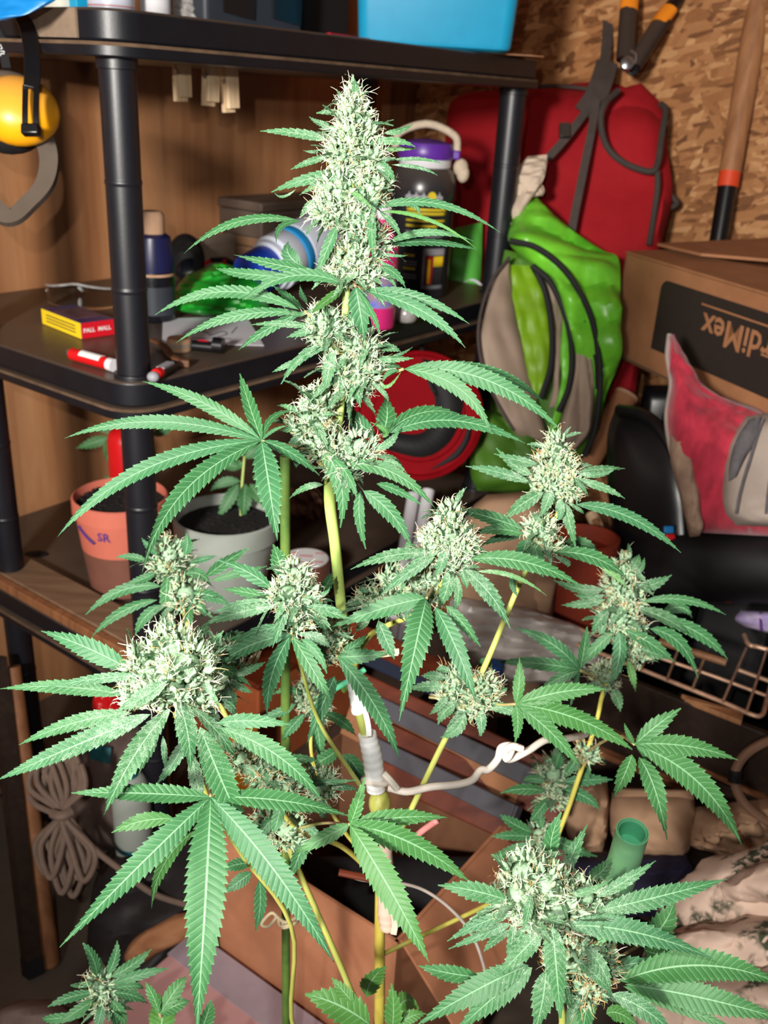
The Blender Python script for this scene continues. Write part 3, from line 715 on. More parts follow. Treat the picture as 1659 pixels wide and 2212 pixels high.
# dark bottle with cork-coloured cap behind the post
mat('bottle_dark', (16, 16, 22), .25, .2, 20, spec=.6); mat('bottle_navy', (24, 26, 66), .35, .1, 20)
b = Z(338, 690, ZM); t = lathe_thing('dark_bottle', 'dark glass bottle with beige cap half behind the left shelf post', 'bottle', b, [(.028, 0), (.031, .004), (.031, .062), (.031, .095), (.026, .11), (.019, .118)], M['bottle_dark'])
build('label', MB().lathe([(.0315, .012), (.0315, .056)], b, cap0=False, cap1=False), M['case_dark'], t); build('stripe', MB().lathe([(.0318, .072), (.0318, .076)], b, cap0=False, cap1=False), M['card_edge'], t)
build('shoulder', MB().lathe([(.0312, .078), (.0315, .1), (.027, .13), (.02, .135)], b), M['bottle_navy'], t); build('cap', MB().lathe([(.0185, .133), (.0185, .162), (.015, .168)], b), M['card_edge'], t)
# crumpled green plastic, goggles, pliers, paper
gb = pillow([(405, 592, 470, 568, 1.68, 1.70), (385, 615, 545, 585, 1.64, 1.66), (370, 645, 575, 625, 1.60, 1.62), (375, 668, 580, 662, 1.56, 1.58), (440, 682, 565, 680, 1.545, 1.545)], .035, .03, .010, 34, 5)
tag(build('green_bag', gb, M['green_plastic']), 'shiny crumpled green plastic bag on the middle shelf', 'bag')
gb = MB(); gb.ell(D(402, 556, 1.84), (.035, .03, .045), seg=18, ring=12); t = thing('goggles', 'black goggles behind the green bag on the middle shelf', 'goggles', D(402, 556, 1.84)); build('cup', gb, M['black_matte'], t)
build('strap', px_ribbon([(380, 560, 1.82), (400, 530, 1.80), (425, 545, 1.79), (428, 590, 1.78)], .016, .003), M['black_matte'], t); build('lens', MB().ell(D(410, 580, 1.80), (.026, .006, .02), RIGHT, FWD, -DOWN), M['screen_dark'], t)
t = thing('pliers', 'small pliers with red handles behind the green bag', 'pliers', D(450, 575, 1.9))
build('handle', MB().tube([D(425, 580, 1.88), D(455, 562, 1.9)], .004, 8), M['red_plastic'], t); build('handle', MB().tube([D(480, 585, 1.88), D(486, 560, 1.9)], .004, 8), M['red_plastic'], t); build('jaws', MB().tube([D(455, 562, 1.9), D(486, 560, 1.9), D(505, 570, 1.9)], .005, 8), M['black_gloss'], t)
mat('paper', (206, 206, 214), .85, .03, 10); mat('envelope', (150, 132, 116), .8, .1, 12)
pa = [Z(352, 690, ZM), Z(532, 684, ZM), Z(570, 748, ZM), Z(350, 742, ZM)]; t = thing('paper_sheet', 'white sheet of paper with pencil sketch on the middle shelf', 'paper', pa[3])
build('sheet', MB().prism([p + Z3 * .0005 for p in pa[::-1]], Z3 * .0008), M['paper'], t)
for pts in ([(395, 722), (410, 712), (440, 716), (455, 722)], [(450, 726), (480, 716), (490, 722), (470, 728)], [(500, 720), (512, 706)], [(415, 730), (500, 732)]): build('pencil_line', MB().tube(smooth([Z(x, y, ZM + .0016) for x, y in pts], 14), .0007, 5), inkd, t)
mb = MB().box(xy(490, 585, 1.95, ZM) + Z3 * .035, .15, .01, .07, U3, V3, Z3); t = thing('envelope', 'beige envelope standing behind the green bag', 'envelope', xy(490, 585, 1.95, ZM)); build('pouch', mb, M['envelope'], t); build('flap', MB().box(xy(490, 585, 1.95, ZM) + Z3 * .068 - V3 * .0065, .15, .003, .02, U3, V3, Z3), M['envelope'], t)
# grey-brown cases stacked at the back
mat('case_grey', (92, 78, 68), .55, .12, 14, dust=.4); mat('case_tan', (124, 92, 66), .6, .12, 14, dust=.4)
cb = xy(610, 560, 2.02, ZM)
for i, (nm, m_, h0, h1, w_, lab) in enumerate((('case', 'case_tan', 0, .075, .22, 'tan flat case at the back of the middle shelf, bottom of the stack'), ('case', 'case_grey', .075, .145, .25, 'grey case with ridged lid on top of the tan flat case'))):
    t = thing(nm, lab, 'case', cb + Z3 * h0, 'cases stacked at the back of the middle shelf'); build('body', MB().box(cb + Z3 * (h0 + (h1 - h0) * .36), w_, .12, (h1 - h0) * .70, U3, V3, Z3), M[m_], t, bev=.004); build('lid', MB().box(cb + Z3 * (h0 + (h1 - h0) * .86), w_ + .006, .125, (h1 - h0) * .26, U3, V3, Z3), M[m_], t, bev=.004)
# blue and white spray bottle lying down
mat('blue_cap', (28, 66, 186), .35, .08, 20); mat('blue_band', (36, 140, 204), .35, .06, 20)
a0, a1 = D(555, 598, 1.68), D(705, 505, 1.80); a0[2] = max(a0[2], ZM + .05); ax = nz(a1 - a0); t = thing('spray_bottle', 'white spray bottle with blue bands lying behind the plant', 'bottle', a0)
rb = .050
for nm, z0, z1, m_, rr in (('cap', -.02, .03, 'blue_cap', .8), ('collar', .03, .045, 'can_white', .9), ('body', .045, .085, 'can_white', 1), ('band', .085, .105, 'blue_band', 1.01), ('body_end', .105, .19, 'can_white', 1)):
    build(nm, MB().lathe([(rb * rr * .9, z0), (rb * rr, z0 + .003), (rb * rr, z1 - .002), (rb * rr * .97, z1)], a0, ax, 28), M[m_], t)
build('trigger', MB().tube(smooth([a0 - ax * .02, a0 - ax * .035 - Z3 * .01, a0 - ax * .03 - Z3 * .03], 10), .008, 10), M['orange_plastic'], t)
# pink bottle and lid behind the cola
mat('magenta', (196, 40, 110), .3, .1, 20, spec=.6); mat('label_mix', (230, 170, 60), .4, .4, 50, c2=(60, 90, 180))
b = Z(815, 705, ZM); t = lathe_thing('pink_bottle', 'magenta bottle with colourful label just behind the main stem', 'bottle', b, [(.026, 0), (.028, .004), (.028, .13), (.02, .15), (.012, .155), (.012, .175)], M['magenta']); build('label', MB().lathe([(.0285, .035), (.0285, .085)], b, cap0=False, cap1=False), M['label_mix'], t); build('cap', MB().lathe([(.014, .172), (.014, .19)], b), M['white_plastic'], t)
b = Z(876, 693, ZM); t = lathe_thing('bottle_cap', 'small round grey stopper at the foot of the black jug', 'cap', b, [(.016, 0), (.02, .006), (.02, .018), (.012, .03)], M['clear_wrap']); build('knob', MB().lathe([(.009, .03), (.011, .034), (.008, .04)], b), M['clear_wrap'], t)
# black jug with purple lid
mat('jug_black', (38, 36, 40), .3, .15, 14, spec=.55, dust=.4); mat('lid_purple', (92, 44, 150), .35, .06, 20); mat('rope', (196, 178, 156), .85, .12, 90, bump=.4, bscale=200); mat('print_yellow', (206, 184, 40), .5, .1, 60); mat('jug_grey', (150, 150, 156), .5, .1, 60)
b = Z(900, 633, ZM); k_ = .060; hs = .86
t = lathe_thing('plastic_jug', 'black plastic jug with purple lid and rope handle on the middle shelf', 'jug', b, [(r__, z__ * hs) for r__, z__ in ((k_ * .92, 0), (k_ * .98, .006), (k_ * .98, .20), (k_ * 1.02, .205), (k_ * 1.02, .235), (k_ * .9, .262), (k_ * .75, .272))], M['jug_black'], seg=36)
build('collar', MB().lathe([(k_ * .78, .270 * hs), (k_ * .80, .272 * hs), (k_ * .80, .288 * hs), (k_ * .7, .29 * hs)], b, seg=36), M['white_plastic'], t)
build('lid', MB().lathe([(k_ * .84, .287 * hs), (k_ * .86, .290 * hs), (k_ * .86, .306 * hs), (k_ * .80, .318 * hs), (k_ * .3, .325 * hs)], b, seg=36), M['lid_purple'], t)
ej = nz(-b + CAM * [1, 1, 0]); ej[2] = 0; ej = nz(ej); tj = np.cross(Z3, ej)
build('handle', MB().tube(smooth([b + tj * .057 + Z3 * .305 * hs, b + tj * .05 + Z3 * .335 * hs, b + Z3 * .355 * hs, b - tj * .05 + Z3 * .335 * hs, b - tj * .057 + Z3 * .305 * hs], 24), .007, 10), M['rope'], t)
build('lug', MB().box(b + tj * .055 + Z3 * .297 * hs, .016, .02, .016, tj, ej, Z3), M['lid_purple'], t, bev=.003)
kn = MB(); kn.ell(b + tj * .066 + Z3 * .272 * hs, (.014, .012, .016)); kn.ell(b + tj * .071 + Z3 * .26 * hs, (.012, .012, .016)); build('knot', kn, M['rope'], t)
def ring_lbl(z0, z1, a0, a1, m_, nm='printed_line', r=k_ * .982):
    P = np.array([[b + r * (math.cos(a) * ej + math.sin(a) * tj) * 1.0 + Z3 * z * hs for a in np.linspace(a0, a1, 12)] for z in (z0, z1)]); build(nm, MB().grid(P), m_, t, solid=.0006)
for z0, h, a0, a1, m_ in ((.185, .006, -.5, .9, 'print_yellow'), (.177, .006, -.5, .85, 'print_yellow'), (.163, .005, -.5, .85, 'print_yellow'), (.152, .005, -.5, .55, 'print_yellow'), (.142, .002, -.5, .85, 'jug_grey'), (.137, .002, -.5, .85, 'jug_grey'), (.132, .002, -.5, .8, 'jug_grey'), (.118, .005, -.5, -.1, 'print_yellow'), (.09, .005, -.5, -.15, 'print_yellow'), (.078, .002, -.5, -.05, 'jug_grey'), (.072, .002, -.5, -.05, 'jug_grey'), (.062, .005, -.5, -.1, 'print_yellow'), (.05, .002, -.5, -.05, 'jug_grey'), (.044, .002, -.5, -.05, 'jug_grey')): ring_lbl(z0, z0 + h, a0, a1, M[m_])
ring_lbl(.022, .108, .12, .95, M['jug_grey'], 'picture_frame', k_ * .985); ring_lbl(.030, .094, .20, .90, inkd, 'picture', k_ * .99); ring_lbl(.032, .092, .24, .46, M['pack_red'], 'picture_band', k_ * .995); ring_lbl(.034, .086, .29, .38, M['pack_yellow'], 'picture_bar', k_ * 1.0); ring_lbl(.070, .092, .48, .88, M['pack_yellow'], 'picture_block', k_ * .995)
for a, m_ in ((-.42, 'jug_grey'), (-.2, 'jug_grey'), (.02, 'jug_grey'), (.27, 'print_yellow'), (.5, 'jug_grey')):
    c_ = b + k_ * 1.02 * (math.cos(a) * ej + math.sin(a) * tj) + Z3 * .216 * hs; n_ = math.cos(a) * ej + math.sin(a) * tj; u_ = np.cross(Z3, n_)
    if m_ == 'print_yellow': build('icon', MB().lathe([(.008, 0), (.008, .001)], c_, n_, 16), M[m_], t)
    else: build('icon', MB().prism([c_ + u_ * x + Z3 * y for x, y in ((-.007, -.006), (.007, -.006), (.007, .0), (.002, .002), (0, .008), (-.002, .002), (-.007, 0))], n_ * .001), M[m_], t)
sk = thing('wooden_skewer', 'thin pale wooden skewer standing in front of the black jug', 'skewer', D(862, 585, 1.95)); build('stick', MB().tube([D(878, 425, 1.98), D(862, 640, 1.98)], .0035, 8), M['pale_wood'], sk); build('point', MB().lathe([(.0035, 0), (.0005, .012)], D(878, 425, 1.98), nz(D(878, 425, 1.98) - D(862, 640, 1.98)), 8), M['pale_wood'], sk)
# ring, key fob, strap, little knife
b = Z(388, 756, ZM); t = lathe_thing('tape_ring', 'small tan ring lying in front of the paper sheet', 'ring', b, [(.010, .001), (.0165, .0), (.0175, .003), (.0175, .015), (.0165, .018), (.010, .017)], M['card_edge'])
build('ridge', MB().lathe([(.0177, .006), (.0182, .009), (.0177, .012)], b, cap0=False, cap1=False), M['envelope'], t)
p0, p1 = Z(418, 758, ZM), Z(462, 762, ZM); t = thing('torch', 'small black torch lying beside the tan ring', 'torch', p0); build('barrel', MB().tube([p0 + Z3 * .008, p1 + Z3 * .008], .008, 12), M['black_gloss'], t); build('head', MB().tube([p1 + Z3 * .0115, p1 + flatframe(p0, p1) * .014 + Z3 * .0115], .0115, 16), M['black_gloss'], t); build('label', MB().box((p0 + p1) / 2 + Z3 * .0165, .015, .005, .001, flatframe(p0, p1)), M['pen_red'], t)
t = thing('leather_strap', 'brown leather strap curled in front of the dark bottle', 'strap', Z(350, 760, ZM)); build('strap', MB().tube(smooth([Z(330, 735, ZM + .006), Z(355, 748, ZM + .006), Z(372, 770, ZM + .006), Z(400, 782, ZM + .006)], 14), .006, 8, flat=.5), mat('leather', (96, 62, 40), .6, .15, 40), t); build('buckle', MB().box(Z(398, 784, ZM + .005), .016, .012, .01), M['leather'], t, bev=.002)
p0, p1 = Z(338, 822, ZM), Z(378, 800, ZM); X_ = flatframe(p0, p1); t = thing('pocket_knife', 'small grey and black pocket knife with red tip by the left shelf post', 'knife', p0); build('handle', MB().tube([p0 + Z3 * .007, p1 + Z3 * .007], .007, 12), M['black_gloss'], t); build('plate', MB().box((p0 + p1) / 2 + Z3 * .0135, .03, .011, .003, X_, np.cross(Z3, X_)), M['jug_grey'], t); build('tip', MB().tube([p0 - X_ * .001 + Z3 * .008, p0 + X_ * .01 + Z3 * .008], .0075, 12), M['red_plastic'], t); build('cap', MB().ell(p0 - X_ * .008 + Z3 * .007, (.008, .008, .007)), M['jug_grey'], t)

# round red lid hanging under the right half of the middle shelf
dc = D(905, 898, 1.70); t = thing('round_red_lid', 'large round red plastic lid with black swirl hanging under the middle shelf', 'lid', dc)
nx = nz(CAM - dc + np.array([.1, 0, .1])); ex = nz(np.cross(Z3, nx)); ey = np.cross(nx, ex); mat('lid_red', (128, 8, 18), .75, .08, 8, spec=.08)
rl = .113; build('disc', MB().lathe([(rl * .2, -.012), (rl, -.012), (rl * 1.03, -.004), (rl * 1.02, .004), (rl * .96, .008), (rl * .93, .002), (rl * .74, .0), (rl * .72, .004), (rl * .2, .004)], dc, nx, 48), M['lid_red'], t)
def swirl(pts_out, pts_in, z=.0055):
    po = smooth([(x, y, 0) for x, y in pts_out], 24); pi = smooth([(x, y, 0) for x, y in pts_in], 24)
    return MB().grid(np.array([[dc + nx * z + ex * p[0] * rl + ey * p[1] * rl for p in po], [dc + nx * z + ex * p[0] * rl + ey * p[1] * rl for p in pi]]))
build('swirl', swirl([(.0, .9), (.42, .78), (.66, .40), (.66, .0), (.48, -.42), (.08, -.66), (-.55, -.55)], [(.0, .9), (.16, .5), (.24, .25), (.24, .0), (.12, -.22), (-.1, -.30), (-.55, -.25)]), M['black_matte'], t, solid=.001)
build('swirl', swirl([(.84, -.05), (.80, -.36), (.62, -.64), (.2, -.86)], [(.77, -.05), (.72, -.33), (.55, -.58), (.2, -.86)], .009), M['black_matte'], t, solid=.001)
build('swirl', swirl([(.30, .30), (.2, .36), (.12, .5), (.1, .62)], [(.30, .30), (.26, .42), (.2, .5), (.16, .62)]), M['black_matte'], t, solid=.001)
build('hook', MB().tube(smooth([dc + ey * rl * .98 - nx * .01, dc + ey * rl * 1.12 - nx * .02, D(905, 700, 1.76)], 12), .004, 8), M['black_matte'], t)

# ------------------------------------------------------------------ things on the lower shelf
mat('soil', (26, 22, 22), .95, .5, 120, bump=.8, bscale=220); mat('pot_pink', (206, 112, 92), .6, .08, 12); mat('pot_brown', (120, 76, 62), .7, .2, 12); mat('pot_grey', (158, 164, 156), .55, .05, 12); mat('pot_terra', (150, 58, 36), .7, .1, 12)
mat('purple_ink', (72, 40, 120), .6, .1, 60)
def soil_top(b, r, z, t, seed=1, n=60):
    r_ = np.random.default_rng(seed); mb = MB().lathe([(r, z - .01), (r, z), (r * .5, z + .004), (.001, z + .003)], b, seg=24)
    for k in range(n):
        a, q = r_.uniform(0, 6.28), r * math.sqrt(r_.random()) * .93; s = r_.uniform(.003, .006)
        mb.ell(b + np.array([q * math.cos(a), q * math.sin(a), z + .003]), (s, s * .8, s * .6), seg=6, ring=4)
    o = build('soil', mb, M['soil'], t); o['kind'] = 'stuff'
def seedling(t, base, leaves, d, stem_px):
    """young plant rooted in a pot: stem plus leaves given in px"""
    so = stem('stem', stem_px, .1, 14, t)
    for r in leaves: leafpx('leaf', t, r[0:2], ((r[0] + r[2]) / 2 + r[5], (r[1] + r[3]) / 2 + r[6]) if len(r) > 6 else ((r[0] + r[2]) / 2, (r[1] + r[3]) / 2), r[2:4], r[4], d, yellow=.15)
b = Z(272, 1262, ZL); dq = 1.79; rp = .076
t = thing('potted_seedling', 'pink pot marked SR with a seedling, half behind the left shelf post', 'potted plant', b)
build('pot', MB().lathe([(rp * .70, 0), (rp * .74, .003), (rp * .86, .078)], b, seg=36, cap1=False), M['pot_brown'], t)
build('pot_wall', MB().lathe([(rp * .86, .078), (rp * .94, .135), (rp * 1.0, .137), (rp * 1.0, .162), (rp * .96, .164), (rp * .93, .150), (rp * .9, .12)], b, seg=36, cap0=False), M['pot_pink'], t)
soil_top(b, rp * .92, .150, t, 2, 90)
ep = nz((CAM - b) * [1, 1, 0]); tp_ = np.cross(Z3, ep)
a_ = -.42; ef = math.cos(a_) * ep + math.sin(a_) * tp_
build('pot_lettering', text_mb('SR', None, None, None, .020, bend=(b + Z3 * .118, Z3, ef, rp * .93)), M['purple_ink'], t)
build('pot_mark', MB().tube([b + rp * .945 * (math.cos(a) * ep + math.sin(a) * tp_) + Z3 * (.126 - .004 * i) for i, a in enumerate(np.linspace(-1.15, -.65, 6))], .0022, 6), M['purple_ink'], t)
seedling(t, b, [(238, 945, 165, 968, 26), (240, 942, 230, 998, 26), (262, 930, 200, 925, 20), (275, 1035, 222, 1030, 14), (270, 1050, 222, 1062, 16), (330, 940, 380, 920, 22), (300, 940, 340, 990, 26)], 1.78, [(272, 1085, 1.79, 3), (275, 1010, 1.78, 3), (262, 930, 1.78, 2)])
b = Z(255, 1225, ZL); b = b + FWD * [1, 1, 0] * .10 ; t = lathe_thing('red_bottle', 'red plastic bottle behind the pink pot', 'bottle', b, [(.03, 0), (.032, .004), (.032, .2), (.028, .215), (.015, .225)], M['red_plastic']); build('cap', MB().lathe([(.016, .225), (.016, .25)], b), M['red_dark'], t)
b = Z(492, 1290, ZL); rp = .083
t = thing('potted_plant', 'grey white flower pot with a leafy young plant on the lower shelf', 'potted plant', b)
build('pot', MB().lathe([(rp * .66, 0), (rp * .70, .004), (rp * .93, .115), (rp * 1.0, .117), (rp * 1.02, .150), (rp * .98, .152), (rp * .94, .14), (rp * .9, .10)], b, seg=40), M['pot_grey'], t)
soil_top(b, rp * .93, .134, t, 3, 70)
dp = np.dot(b - CAM, FWD) - .03
seedling(t, b, [(515, 1045, 470, 1120, 30), (530, 1045, 525, 1120, 34), (540, 1045, 575, 1095, 30), (520, 1040, 455, 1060, 24, -5, -8), (525, 1000, 498, 1010, 22), (530, 990, 560, 960, 26), (525, 985, 500, 960, 24), (545, 1030, 600, 1040, 26), (520, 1010, 470, 1000, 24)], dp, [(520, 1125, dp, 3), (522, 1060, dp, 3.2), (528, 985, dp, 2.5)])
# tape roll
mat('tape_brown', (96, 58, 46), .35, .1, 30, spec=.6)
b = Z(660, 1275, ZL); t = lathe_thing('tape_roll', 'brown parcel tape roll with white and red label behind the main stem', 'tape roll', b, [(.04, 0), (.0415, .002), (.0415, .058), (.040, .06), (.02, .06)], M['tape_brown'], part='roll', seg=36)
build('label', MB().lathe([(.037, .0602), (.037, .0610)], b, seg=36), ink, t)
Xr = nz(RIGHT * [1, 1, 0]); Yr = nz(FWD * [1, 1, 0])
for dx, dy, n_ in ((-.012, .006, 5), (.014, .018, 3), (.016, -.014, 3), (-.004, -.020, 4), (-.026, .016, 2), (-.028, -.008, 1)):
    for k in range(n_): build('label_print', MB().tube(smooth([b + Z3 * .0612 + Xr * (dx + .0045 * k + ux) + Yr * (dy + uy) for ux, uy in ((0, 0), (.0015, .004), (.003, -.001), (.0042, .002))], 7), .0007, 4), ink_red, t)
# jar with white label at the shelf edge
b = xy(478, 1320, 1.62, ZL); t = lathe_thing('dark_jar', 'dark glass jar with oval white label on the lower shelf edge', 'jar', b, [(.04, 0), (.043, .004), (.043, .05), (.03, .064), (.03, .07)], M['bottle_dark']); ej2 = nz((CAM - b) * [1, 1, 0]); tj2 = np.cross(Z3, ej2)
build('label', MB().prism([b + ej2 * .0432 * math.cos(a * .3) + tj2 * .024 * math.cos(a) + Z3 * (.042 + .013 * math.sin(a)) for a in np.linspace(0, 6.28, 20)[:-1]], ej2 * .002), ink, t); build('lid', MB().lathe([(.031, .07), (.033, .072), (.033, .082)], b), M['black_matte'], t)
mat('dry_brown', (140, 100, 76), .9, .3, 60); tag(build('crumpled_paper', pillow([(625, 1052, 680, 1050, 1.92, 1.92), (618, 1075, 700, 1078, 1.92, 1.92), (625, 1105, 695, 1112, 1.9, 1.9), (650, 1125, 690, 1128, 1.9, 1.9)], .03, .02, .02, 60, 8), M['dry_brown']), 'crumpled dry brown paper behind the green stake on the lower shelf', 'paper')
# plank across the left end of the lower shelf
a0, a1 = Z(75, 1228, ZL), Z(300, 1365, ZL); X_ = flatframe(a0, a1); Y_ = np.cross(Z3, X_); cpl = R(.012, .17, ZL + .0005)
t = thing('wooden_plank', 'light wooden plank lying along the left end of the lower shelf', 'plank', cpl); wood('plank', (96, 72, 54), (126, 98, 76), (146, 118, 94), (4, 40, 40), .6, False)
build('board', MB().box(cpl + Z3 * .009 - U3 * .002, .064, .40, .018, U3, V3, Z3), M['plank'], t, bev=.002); build('batten', MB().box(cpl + Z3 * .008 - U3 * .042, .014, .40, .016, U3, V3, Z3), M['board_brown'], t, bev=.002)
mat('cord_green', (96, 116, 96), .6, .1, 60); t = thing('garden_twine', 'pale green garden twine end hanging over the left end of the lower shelf', 'cord', D(60, 1215, 1.66)); build('cord', px_tube([(70, 1205, 1.68), (45, 1235, 1.66), (20, 1262, 1.64), (8, 1290, 1.63), (-5, 1305, 1.63)], .004), M['cord_green'], t); build('knot', MB().ell(D(80, 1205, 1.68), (.03, .018, .012)), M['black_matte'], t)
# bottom shelf: sack, bottle, boxes
mat('sack_grey', (92, 76, 70), .8, .2, 12); mat('teal_print', (20, 92, 100), .6, .2, 30); mat('board_orange', (160, 84, 46), .6, .12, 20)
t = thing('grey_sack', 'grey brown plastic sack with teal print under the lower shelf', 'sack', R(.1, .14, ZB)); build('sack', pillow([(180, 1545, 330, 1560, 1.66, 1.62), (150, 1640, 300, 1640, 1.64, 1.6), (150, 1740, 290, 1760, 1.62, 1.58), (180, 1830, 300, 1850, 1.60, 1.56)], .05, .05, .012, 20, 4), M['sack_grey'], t); build('print', pillow([(190, 1605, 240, 1615, 1.57, 1.56), (195, 1640, 238, 1650, 1.565, 1.555)], .002, .002), M['teal_print'], t)
b = xy(292, 1800, 1.56, 0); b = D(292, 1840, 1.52); t = lathe_thing('pale_bottle', 'pale grey green bottle with teal ring beside the grey sack', 'bottle', b, [(.028, 0), (.03, .004), (.03, .13), (.02, .15), (.012, .155)], M['pot_grey']); build('ring', MB().lathe([(.0305, .02), (.0305, .028)], b, cap0=False, cap1=False), M['teal_print'], t); build('cap', MB().lathe([(.013, .15), (.013, .175)], b), M['teal_print'], t)
tag(build('red_pouch', pillow([(205, 1490, 262, 1500, 1.66, 1.66), (200, 1525, 262, 1530, 1.66, 1.66), (212, 1550, 255, 1550, 1.66, 1.66)], .02, .02, .006, 60, 2), M['red_plastic']), 'red crumpled pouch on top of the grey sack', 'pouch')
b = R(.42, .14, ZB); t = thing('orange_box', 'orange brown wooden box on the bottom shelf', 'box', b); build('side', MB().box(b + Z3 * .10, .3, .2, .2, U3, V3, Z3), M['board_orange'], t, bev=.004); build('lid', MB().box(b + Z3 * .206, .31, .21, .012, U3, V3, Z3), M['board_red'], t, bev=.003)
b = xy(545, 1560, 1.52, 0); t = thing('yellow_pack', 'ochre yellow packet standing in front of the orange box', 'packet', R(.17, .0, ZB)); build('pack', MB().box(R(.17, .0, ZB + .09), .09, .03, .18, U3, V3, Z3), mat('ochre', (196, 120, 30), .5, .15, 20), t, bev=.004); build('seal', MB().box(R(.17, .0, ZB + .185), .09, .012, .012, U3, V3, Z3), M['ochre'], t)
# ------------------------------------------------------------------ right-hand wall: backpack, loppers, shovel
mat('bag_red', (148, 18, 28), .8, .14, 5, bump=.25, bscale=140, c2=(160, 26, 34), spec=.2); mat('piping', (62, 54, 50), .8, .15, 40); mat('strap_grey', (70, 60, 56), .85, .15, 40, bump=.3, bscale=300)
W0 = CR; WN = U3
def wall_d(px, py):   # depth of the right wall behind a pixel
    return float(np.dot(PL(px, py, CR, U3) - CAM, FWD))
bk = thing('backpack', 'big red backpack with dark straps hanging against the right wall', 'backpack', D(1210, 560, 2.05))
build('body', pillow([(1010, 200, 1330, 172, 2.14, 2.08), (972, 225, 1425, 238, 2.17, 2.0), (962, 300, 1442, 330, 2.17, 1.98), (962, 400, 1452, 430, 2.17, 1.97), (975, 540, 1430, 530, 2.16, 1.97), (1050, 700, 1400, 680, 2.12, 1.97), (1080, 880, 1370, 860, 2.08, 1.96)], .085, .035, .010, 9, 21, 26, 30, .42), M['bag_red'], bk)
def on(px, py, off=0):  # depth of the backpack's front at a pixel
    return 1.985 - (px - 1200) * .00008 - off
build('pocket', pillow([(1322, 195, 1385, 180, 1.98, 1.99), (1302, 235, 1432, 232, 1.985, 2.0), (1302, 300, 1434, 290, 1.985, 1.99), (1318, 340, 1424, 345, 1.985, 1.985), (1380, 376, 1420, 378, 1.985, 1.985)], .022, .03, .003, 20, 3), M['bag_red'], bk)
build('zipper', px_tube([(1335, 196, 1.915), (1306, 225, 1.90), (1298, 265, 1.90), (1310, 315, 1.90), (1345, 350, 1.90), (1400, 370, 1.90), (1420, 355, 1.90), (1430, 290, 1.915), (1438, 240, 1.94), (1428, 225, 1.96)], .0065, 60), M['piping'], bk)
build('piping', px_tube([(1140, 188, 2.05), (1210, 186, 2.02), (1285, 194, 2.0)], .004), M['piping'], bk); build('piping', px_tube([(1420, 370, 1.905), (1420, 410, 1.905), (1410, 480, 1.91), (1402, 530, 1.91)], .006), M['piping'], bk)
build('strap', px_ribbon([(1318, -60, 2.06), (1314, 40, 2.04), (1308, 120, 2.0), (1300, 165, 1.97)], .022, .004), M['strap_grey'], bk); build('strap_pad', px_ribbon([(1312, 135, 1.98), (1300, 175, 1.955), (1283, 215, 1.94), (1262, 245, 1.935)], .046, .008), M['strap_grey'], bk, bev=.002)
build('strap', px_ribbon([(1272, 232, 1.93), (1240, 275, 1.92), (1212, 310, 1.92), (1180, 345, 1.92)], .016, .003), M['strap_grey'], bk); build('strap', px_ribbon([(1288, 215, 1.93), (1278, 280, 1.915), (1262, 360, 1.905), (1240, 470, 1.90), (1225, 560, 1.90)], .016, .003), M['strap_grey'], bk); build('buckle', MB().box(D(1220, 282, 1.915), .022, .01, .03, RIGHT, FWD, -DOWN), M['black_plastic'], bk, bev=.002)
build('side_tab', px_tube([(1430, 400, 1.99), (1452, 425, 1.98), (1462, 440, 1.98), (1445, 450, 1.98)], .006), M['piping'], bk)
mat('cream_cloth', (208, 188, 168), .9, .08, 20)
cg = pillow([(1140, 338, 1182, 334, 1.86, 1.86), (1112, 370, 1180, 360, 1.85, 1.84), (1108, 395, 1170, 395, 1.84, 1.83), (1102, 440, 1122, 470, 1.84, 1.83), (1098, 480, 1108, 512, 1.84, 1.84)], .012, .012, .010, 40, 6); t = thing('cloth_glove', 'crumpled cream cloth glove hanging from the backpack strap beside the shelf post', 'glove', D(1140, 510, 1.84)); build('palm', cg, M['cream_cloth'], t); build('cuff', pillow([(1128, 392, 1165, 385, 1.85, 1.85), (1122, 425, 1176, 410, 1.85, 1.85), (1124, 432, 1172, 422, 1.85, 1.85)], .01, .006, .004, 40, 7), M['cream_cloth'], t)
# loppers
lp = thing('loppers', 'black and orange garden loppers hanging head down on the right wall', 'loppers', D(1358, 150, 1.900))
def bar(p, q, r0, r1, m_, nm): build(nm, MB().tube([D(*p), D(*q)], [r0, r1], 14, flat=.7), m_, lp)
bar((1358, 22, 1.910), (1352, 130, 1.895), .018, .020, M['black_plastic'], 'handle'); bar((1368, -60, 1.930), (1360, -5, 1.915), .015, .016, M['black_gloss'], 'handle'); bar((1361, -8, 1.914), (1358, 24, 1.910), .0185, .0185, M['orange_plastic'], 'handle_band')
bar((1430, 45, 1.910), (1365, 145, 1.890), .020, .020, M['black_plastic'], 'handle'); bar((1490, -40, 1.930), (1440, 28, 1.910), .015, .016, M['black_gloss'], 'handle'); bar((1446, 20, 1.910), (1422, 52, 1.908), .0195, .0195, M['orange_plastic'], 'handle_band')
build('pivot', MB().lathe([(.013, 0), (.013, .01), (.006, .014)], D(1353, 140, 1.875), -FWD, 18), M['steel'], lp); build('blade', MB().prism([D(1340, 120, 1.895), D(1385, 130, 1.895), D(1380, 158, 1.895), D(1368, 164, 1.895), D(1345, 150, 1.895)], FWD * .006), M['black_gloss'], lp, bev=.002); build('spring', px_tube([(1362, 110, 1.875), (1374, 120, 1.870), (1372, 138, 1.872)], .003), M['steel'], lp)
